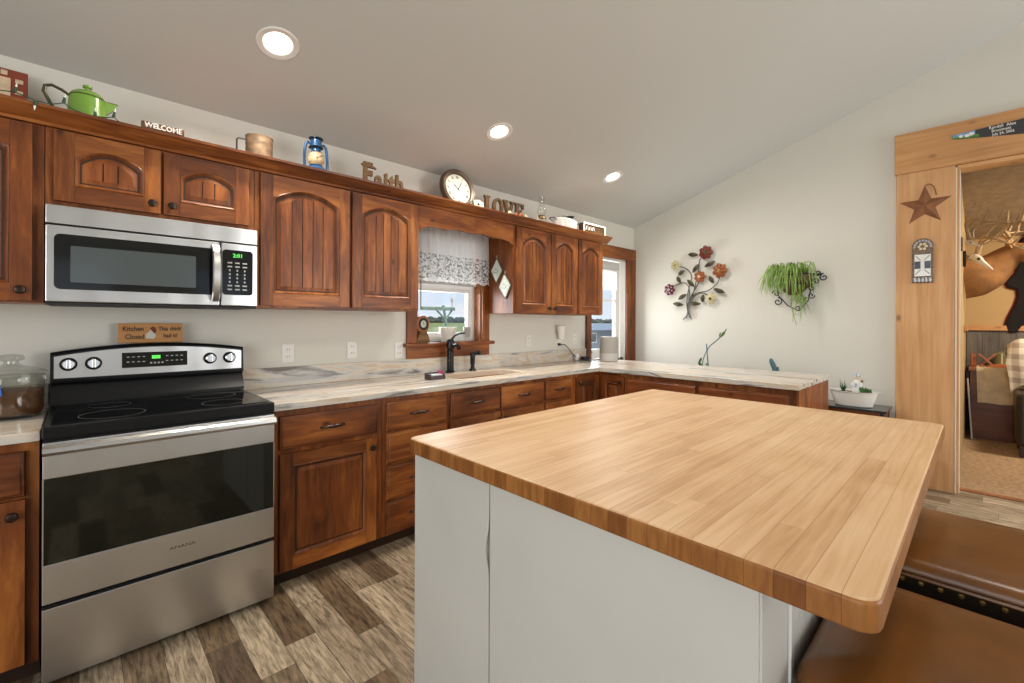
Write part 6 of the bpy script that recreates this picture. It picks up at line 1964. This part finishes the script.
for s_, y, z, sz in (('Randall  Alex', -0.105, 2.802, 0.032), ('Brummett', -0.10, 2.775, 0.030), ('July 24, 2006', -0.11, 2.748, 0.027)):
    text_obj('lettering', s_, sz, 0.0003, M['white_paint'], bl, Mt(y, z), bold=0.0003, sx=0.80)
b = B(); b.prism([(HXF - .0002, y, z) for y, z in ((-0.50, 2.82), (-0.66, 2.84), (-0.67, 2.78), (-0.64, 2.66), (-0.58, 2.64), (-0.52, 2.67))], (-0.02, 0, 0), 0.004); b.done('handle', M['orange_wood'], t)

# ------------------------------------------------------------------ the den
t = thing('wooden_chest', 'long dark red-brown wooden chest against the grey wainscot', 'chest', (7.73, -0.65, 0))
b = B(); b.box(7.505, 7.975, -1.5, 0.088, 0.005, 0.785, 0.004)
b.done('body', M['dark_wood'], t)
b = B(); b.box(7.485, 7.978, -1.52, 0.10, 0.7852, 0.825, 0.006); b.done('lid', M['orange_wood'], t)
b = B(); b.box(7.495, 7.5045, -1.5, 0.088, 0.02, 0.10, 0.003); b.done('plinth', M['dark_wood'], t)
t = thing('table_runner', 'cream fringed linen runner draped over the chest front', 'runner', (7.6, -0.1, 0.826))
b = B(frame_M((0, 0, 0), (1, 0, 0), (0, 1, 0), (0, 0, 1)))
path = [(7.93, 0.826), (7.70, 0.8265), (7.50, 0.827), (7.478, 0.82), (7.474, 0.70), (7.474, 0.55), (7.474, 0.425)]
rows = []
for j, (x, z) in enumerate(path):
    row = []
    for k in range(25):
        u = k / 24
        wv = 0.004 * sin(u * 22 + j) if j > 3 else 0
        row.append(b.v((x - abs(wv), 0.035 - 0.36 * u + (0.010 * (j - 3) * -1 * 0.3 if j > 3 else 0), z + (0.004 * sin(u * 9) if j == 6 else 0))))
    rows.append(row)
for a_, c_ in zip(rows, rows[1:]):
    for k in range(24): b.f([a_[k], a_[k + 1], c_[k + 1], c_[k]])
b.done('cloth', M['linen'], t, solid=0.003, ang=80)
b = B()
for k in range(18):
    y = 0.025 - 0.34 * k / 17
    b.tube([(7.4705, y, 0.79), (7.4695, y - 0.006, 0.765), (7.4705, y, 0.745)], 0.004, 6)
b.done('fringe', M['linen'], t)
t = thing('book_stand', 'X-shaped orange wooden stand on top of the chest', 'stand', (7.66, -0.05, 0.828))
b = B()
for s in (-1, 1):
    c0 = Vector((7.66, -0.05, 0.90))
    Mx = Matrix.Translation(c0) @ Matrix.Rotation(s * radians(50), 4, 'X')
    bb = B(Mx); bb.box(-0.012 - 0.013 * s, 0.012 - 0.013 * s, -0.11, 0.10, -0.012, 0.012, 0.004)
    bb.done('leg', M['orange_wood'], t)
b = B(); b.box(7.60, 7.72, -0.13, 0.0, 0.8295, 0.842, 0.003); b.done('base', M['orange_wood'], t)
t = thing('wooden_box', 'small reddish wooden box at the left end of the chest', 'box', (7.72, 0.055, 0.826))
b = B(); b.prism([(7.68, 0.085, 0.8265), (7.68, 0.085, 0.975), (7.68, 0.060, 0.985), (7.68, 0.035, 0.96), (7.68, 0.03, 0.8265)], (0.10, 0, 0), 0.004); b.done('body', M['orange_wood'], t)
b = B(); b.box(7.674, 7.6795, 0.045, 0.055, 0.84, 0.95, 0.002); b.box(7.674, 7.6795, 0.066, 0.076, 0.84, 0.965, 0.002); b.done('slat', M['quilt_orange'], t)
t = thing('carved_tray', 'flat orange-brown carved wooden piece lying on the runner', 'tray', (7.58, -0.16, 0.829))
b = B(); b.prism([(7.54, -0.05, 0.8295), (7.54, -0.24, 0.8295), (7.54, -0.22, 0.86), (7.54, -0.15, 0.880), (7.54, -0.12, 0.862), (7.54, -0.06, 0.85)], (0.06, 0, 0), 0.004); b.done('body', M['quilt_orange'], t)
t = thing('glass_canister', 'pale green glass canister at the back of the chest', 'jar', (7.85, -0.17, 0.828))
b = B(); b.lathe([(0.06, 0.0005), (0.065, 0.01), (0.065, 0.15), (0.05, 0.165), (0.05, 0.18), (0.02, 0.185)], (7.85, -0.17, 0.828), 24); b.done('body', simple('green_glass', (0.20, 0.20, 0.10), 0.15), t)
b = B(); b.tube([(7.786, -0.17, 0.85), (7.784, -0.17, 0.98)], 0.006, 8); b.done('pale_stripe', M['linen'], t)

# armchair with a plaid throw, its edge just in view
t = thing('armchair', 'dark brown armchair mostly outside the view, under the plaid throw', 'armchair', (7.0, -0.72, 0))
b = B(); b.box(6.70, 7.28, -1.1, -0.345, 0.14, 0.46, 0.05, 3); b.done('seat', M['leather_dark'], t)
b = B(); b.prism([(7.10, -1.1, 0.40), (7.30, -1.1, 0.40), (7.38, -1.1, 1.08), (7.34, -1.1, 1.14), (7.26, -1.1, 1.14), (7.20, -1.1, 1.08)], (0, 0.77, 0), 0.03, 3); b.done('backrest', M['leather_dark'], t)
for y in (-1.2, -0.342):
    b = B(); b.box(6.68, 7.28, y, y + 0.1, 0.12, 0.64, 0.04, 3); b.done('armrest', M['leather_dark'], t)
for x in (6.74, 7.2):
    for y in (-1.12, -0.32):
        b = B(); b.box(x, x + 0.05, y, y + 0.05, 0.0045, 0.12, 0.005); b.done('leg', M['stool_leg'], t)
b = B()
prof_ = [(7.165, 0.72), (7.16, 0.85), (7.17, 1.0), (7.185, 1.09), (7.24, 1.165), (7.30, 1.168), (7.36, 1.15), (7.40, 1.08), (7.39, 0.9)]
rows = []
for j, (x, z) in enumerate(prof_):
    row = []
    for k in range(29):
        u = k / 28
        y = -0.19 - 0.75 * u
        ed = max(0, 1 - u * 5)
        wv = 0.018 * sin(u * 26 + j * 0.5)
        row.append(b.v((x - 0.012 + (0.5 * wv if j < 5 else -0.4 * wv), y + 0.012 * sin(j * 1.3) - 0.03 * ed * (1 if j < 2 else 0), z + 0.012 * sin(u * 17) * (1 if j in (3, 4, 5) else 0) - 0.09 * ed * ed - (0.03 * (1 - u) * (1 if j == 0 else 0)))))
    rows.append(row)
for a_, c_ in zip(rows, rows[1:]):
    for k in range(28): b.f([a_[k], a_[k + 1], c_[k + 1], c_[k]])
b.solo('plaid_throw', M['plaid'], 'white and tan plaid throw draped over the armchair back', 'blanket', (7.2, -0.5, 1.1), solid=0.008, ang=80)
t = thing('walking_stick', 'thin white stick leaning in the corner left of the chest', 'stick', (7.42, 0.10, 0.0))
b = B(); b.tube([(7.40, 0.068, 0.006), (7.42, 0.105, 0.70)], 0.008, 10); b.done('shaft', M['enamel'], t)
b = B(); b.tube([(7.42, 0.105, 0.7005), (7.421, 0.108, 0.76), (7.41, 0.09, 0.79)], 0.012, 10); b.done('grip', M['blackmat'], t)

t = thing('bear_hide', 'black bear hide with red felt border hung on the tan wall', 'hide', (7.97, -0.8, 1.2))
half = [(-0.345, 2.40), (-0.31, 2.30), (-0.30, 2.06), (-0.272, 1.93), (-0.215, 1.865), (-0.196, 1.81), (-0.215, 1.76), (-0.285, 1.735), (-0.292, 1.66), (-0.265, 1.55), (-0.215, 1.41), (-0.192, 1.31), (-0.205, 1.245), (-0.25, 1.215), (-0.31, 1.235), (-0.36, 1.32), (-0.45, 1.45), (-0.60, 1.50), (-0.80, 1.48)]
full = half + [(-1.6 - y, z) for y, z in half[::-1][1:]]
def hide_poly(scale_, x):
    scale_ = -scale_
    n = len(full); out = []
    for i in range(n):
        p0, p1, p2 = Vector(full[i - 1]), Vector(full[i]), Vector(full[(i + 1) % n])
        tn = (p2 - p0).normalized(); nr = Vector((tn.y, -tn.x))
        j = p1 - nr * scale_
        out.append((x, j.x, j.y))
    return out
b = B(); b.prism(hide_poly(-0.007, 7.992), (-0.006, 0, 0)); b.done('felt_border', M['red_felt'], t)
b = B(); b.loft([hide_poly(0.006, 7.9858), hide_poly(0.008, 7.965), hide_poly(0.022, 7.95)]); b.done('fur', M['bear'], t)

# deer shoulder mount on the left wall of the den
t = thing('deer_mount', 'brown deer shoulder mount with wide antlers on the tan wall', 'deer head', (6.9, 0.128, 1.85))
b = B()
sp = smooth_path([(6.9, 0.128, 1.84), (6.9, 0.04, 1.85), (6.9, -0.05, 1.89), (6.895, -0.13, 1.965), (6.885, -0.20, 2.03), (6.87, -0.27, 2.055), (6.855, -0.34, 2.03), (6.84, -0.43, 1.985), (6.83, -0.50, 1.95), (6.825, -0.535, 1.935)], 4)
rad = [0.24, 0.225, 0.185, 0.135, 0.11, 0.098, 0.082, 0.058, 0.048, 0.025]
R_ = []
for i in range(len(sp)):
    q = i / 4; k = min(int(q), len(rad) - 2); R_.append(rad[k] + (rad[k + 1] - rad[k]) * (q - k) if q < len(rad) - 1 else rad[-1])
b.tube(sp, R_, 20, flat=0.78)
for s in (-1, 1):
    c0 = Vector((6.885 + s * 0.075, -0.215, 2.105)); d = Vector((s * 0.8, 0.25, 0.45)).normalized()
    b.tube([c0, c0 + d * 0.05, c0 + d * 0.10, c0 + d * 0.15], [0.018, 0.034, 0.028, 0.004], 10, flat=0.45)
b.done('head_and_neck', M['fur'], t, ang=80)
b = B(); b.tube([(6.87, -0.47, 1.925), (6.87, -0.38, 1.955), (6.875, -0.28, 1.955), (6.885, -0.20, 1.93)], [0.02, 0.035, 0.05, 0.02], 10) if False else b.ball((6.825, -0.54, 1.935), (0.026, 0.014, 0.02), 12, 8); b.done('nose', M['blackmat'], t)
for s in (-1, 1):
    b = B(); b.ball((6.868 + s * 0.062, -0.295, 2.075), 0.014, 10, 8); b.done('eye', M['blackgloss'], t)
    b = B()
    bx = 6.88 + s * 0.035
    main = smooth_path([(bx, -0.225, 2.13), (bx + s * 0.08, -0.19, 2.22), (bx + s * 0.20, -0.16, 2.28), (bx + s * 0.29, -0.24, 2.31), (bx + s * 0.30, -0.36, 2.31), (bx + s * 0.24, -0.47, 2.32)], 4)
    b.tube(main, [0.018 - 0.014 * i / (len(main) - 1) for i in range(len(main))], 8)
    for idx, up_, dy in ((5, 0.14, -0.05), (9, 0.20, -0.02), (13, 0.19, -0.03), (17, 0.12, -0.05)):
        p = Vector(main[idx]); b.tube([p, p + Vector((s * 0.01, dy * .5, up_ * .5)), p + Vector((-s * 0.01, dy, up_))], [0.011, 0.008, 0.002], 8)
    b.done('antler', M['antler'], t)

def skull_mount(loc, label, sc, yaw, pitch, spread, sk=1.0):
    t = thing('skull_mount', label, 'skull mount', loc, (0, 0, 0))
    R = Matrix.Rotation(yaw, 4, 'Z') @ Matrix.Rotation(pitch, 4, 'X') @ Matrix.Scale(sc, 4)
    b = B(R)     # local: forward -Y
    pr = [(0.02, 0.05, 0.0, 0.045), (-0.03, 0.052, 0.005, 0.05), (-0.08, 0.05, 0.0, 0.045), (-0.13, 0.034, -0.012, 0.032), (-0.19, 0.026, -0.022, 0.024), (-0.245, 0.020, -0.03, 0.014), (-0.262, 0.010, -0.032, 0.006)]
    b.loft([[(hw * sk * cos(2 * pi * k / 16), y * sk, sk * zc + sk * hh * sin(2 * pi * k / 16)) for k in range(16)] for y, hw, zc, hh in pr])
    b.done('skull', M['bone'], t, local=True, ang=80)
    for s in (-1, 1):
        b = B(R); b.ball((s * 0.046 * sk, -0.075 * sk, 0.012 * sk), (0.012 * sk, 0.018 * sk, 0.018 * sk), 10, 8); b.done('eye_socket', M['letter_brown'], t, local=True)
        b = B(R)
        main = smooth_path([(s * 0.03, -0.01, 0.045), (s * 0.07 * spread, 0.03, 0.13), (s * 0.17 * spread, 0.02, 0.20), (s * 0.23 * spread, -0.08, 0.235), (s * 0.22 * spread, -0.20, 0.245), (s * 0.15 * spread, -0.30, 0.25)], 4)
        b.tube(main, [0.016 - 0.0125 * i / (len(main) - 1) for i in range(len(main))], 8)
        for idx, up_, dy in ((4, 0.12, -0.05), (8, 0.20, 0.0), (12, 0.17, 0.01), (16, 0.11, -0.02)):
            p = Vector(main[idx]); b.tube([p, p + Vector((s * 0.012, dy * .5, up_ * .55)), p + Vector((-s * 0.012, dy, up_))], [0.010, 0.007, 0.002], 8)
        b.done('antler', M['antler'], t, local=True)
    return t


t = skull_mount((6.45, 0.06, 2.00), 'bleached skull with dark antlers hung before the deer mount', 0.95, radians(-12), radians(38), 0.8, 0.8)
b = B(); b.box(-0.06, 0.06, 0.045, 0.068, -0.09, 0.06, 0.004); b.done('dark_plaque', M['blackmat'], t, local=True)
t = skull_mount((5.75, 0.085, 2.06), 'smaller pale skull with upswept antlers just inside the opening', 0.85, radians(-20), radians(20), 0.9, 0.42)
b = B(); b.box(-0.05, 0.05, 0.03, 0.0535, -0.07, 0.05, 0.004); b.done('wood_plaque', M['orange_wood'], t, local=True)

# ------------------------------------------------------------------ outside
b = B(); b.box(-400, 1400, 3.6, 1200, -0.6, -0.5)
b.struct('lawn', M['grass'], 'green lawn and fields behind the house', 'lawn')
b = B()
random.seed(3)
x = -200.0
while x < 1100:
    w_ = random.uniform(5, 12); h_ = random.uniform(5.5, 10)
    b.ball((x, 560 + random.uniform(-20, 20), -0.6 + h_ * 0.42), (w_ * 0.75, 5, h_ * 0.58), 9, 6); x += w_ * 0.32
o = b.done('treeline', M['trees']); ORG[o.name] = Vector((0, 0, 0)); lab(o, 'distant dark band of trees at the edge of the field', 'trees', None, 'stuff')
t = thing('clothesline_pole', 'pale green T-shaped clothesline pole on the lawn outside the window', 'pole', (6.36, 9.0, -0.5))
b = B(); b.tube([(6.36, 9, 1.62), (6.42, 9.0, 1.3), (6.56, 9.0, -0.5)], 0.032, 12); b.done('post', M['pole_green'], t)
b = B(); b.box(5.72, 6.66, 8.95, 9.05, 1.60, 1.68, 0.01); b.done('crossbar', M['pole_green'], t)
for s in (-1, 1):
    b = B(); b.tube([(6.37 + s * 0.22, 9, 1.60), (6.38 + s * 0.14, 9, 1.52), (6.41, 9, 1.38)], 0.022, 10); b.done('brace', M['pole_green'], t)
b = B(); b.tube([(6.60, 9, 1.68), (6.60, 9, 1.80)], 0.01, 8); b.ball((6.60, 9, 1.86), (0.03, 0.03, 0.06), 12, 8); b.done('finial', M['linen'], t)
b = B(); b.lathe([(0.04, 0), (0.045, 0.02), (0.03, 0.04), (0.01, 0.05)], (6.34, 9, 1.68), 14); b.done('cap', M['pole_green'], t)
t = thing('garden_shed', 'low grey-blue shed seen through the door glass', 'shed', (22.5, 17.0, -0.5))
b = B(); b.box(19.5, 26.0, 16.0, 18.0, -0.499, 0.85)
for k in range(9): b.box(19.46, 26.02, 15.985, 16.0, -0.48 + k * 0.148, -0.36 + k * 0.148)
b.done('wall', M['siding'], t)
b = B(); b.prism([(19.2, 15.7, 0.851), (19.2, 18.3, 0.851), (19.2, 17.0, 1.25)], (7.1, 0, 0)); b.done('roof', simple('slate_roof', (0.22, 0.27, 0.34), 0.8), t)
b = B(); b.box(21.2, 22.4, 15.965, 15.984, 0.1, 0.7, 0.01); wf = b.done('window', M['white'], t)
b = B(); b.box(21.28, 22.32, 15.96, 15.9649, 0.16, 0.64); b.done('pane', M['micro_glass'], wf)
b = B(); b.box(5.5, 60, 5.0, 15.0, -0.499, -0.49)
b.struct('gravel_drive', simple('pale_gravel', (0.34, 0.31, 0.26), 0.95, noise=0.2, nscale=3), 'pale gravel drive outside the door', 'drive')
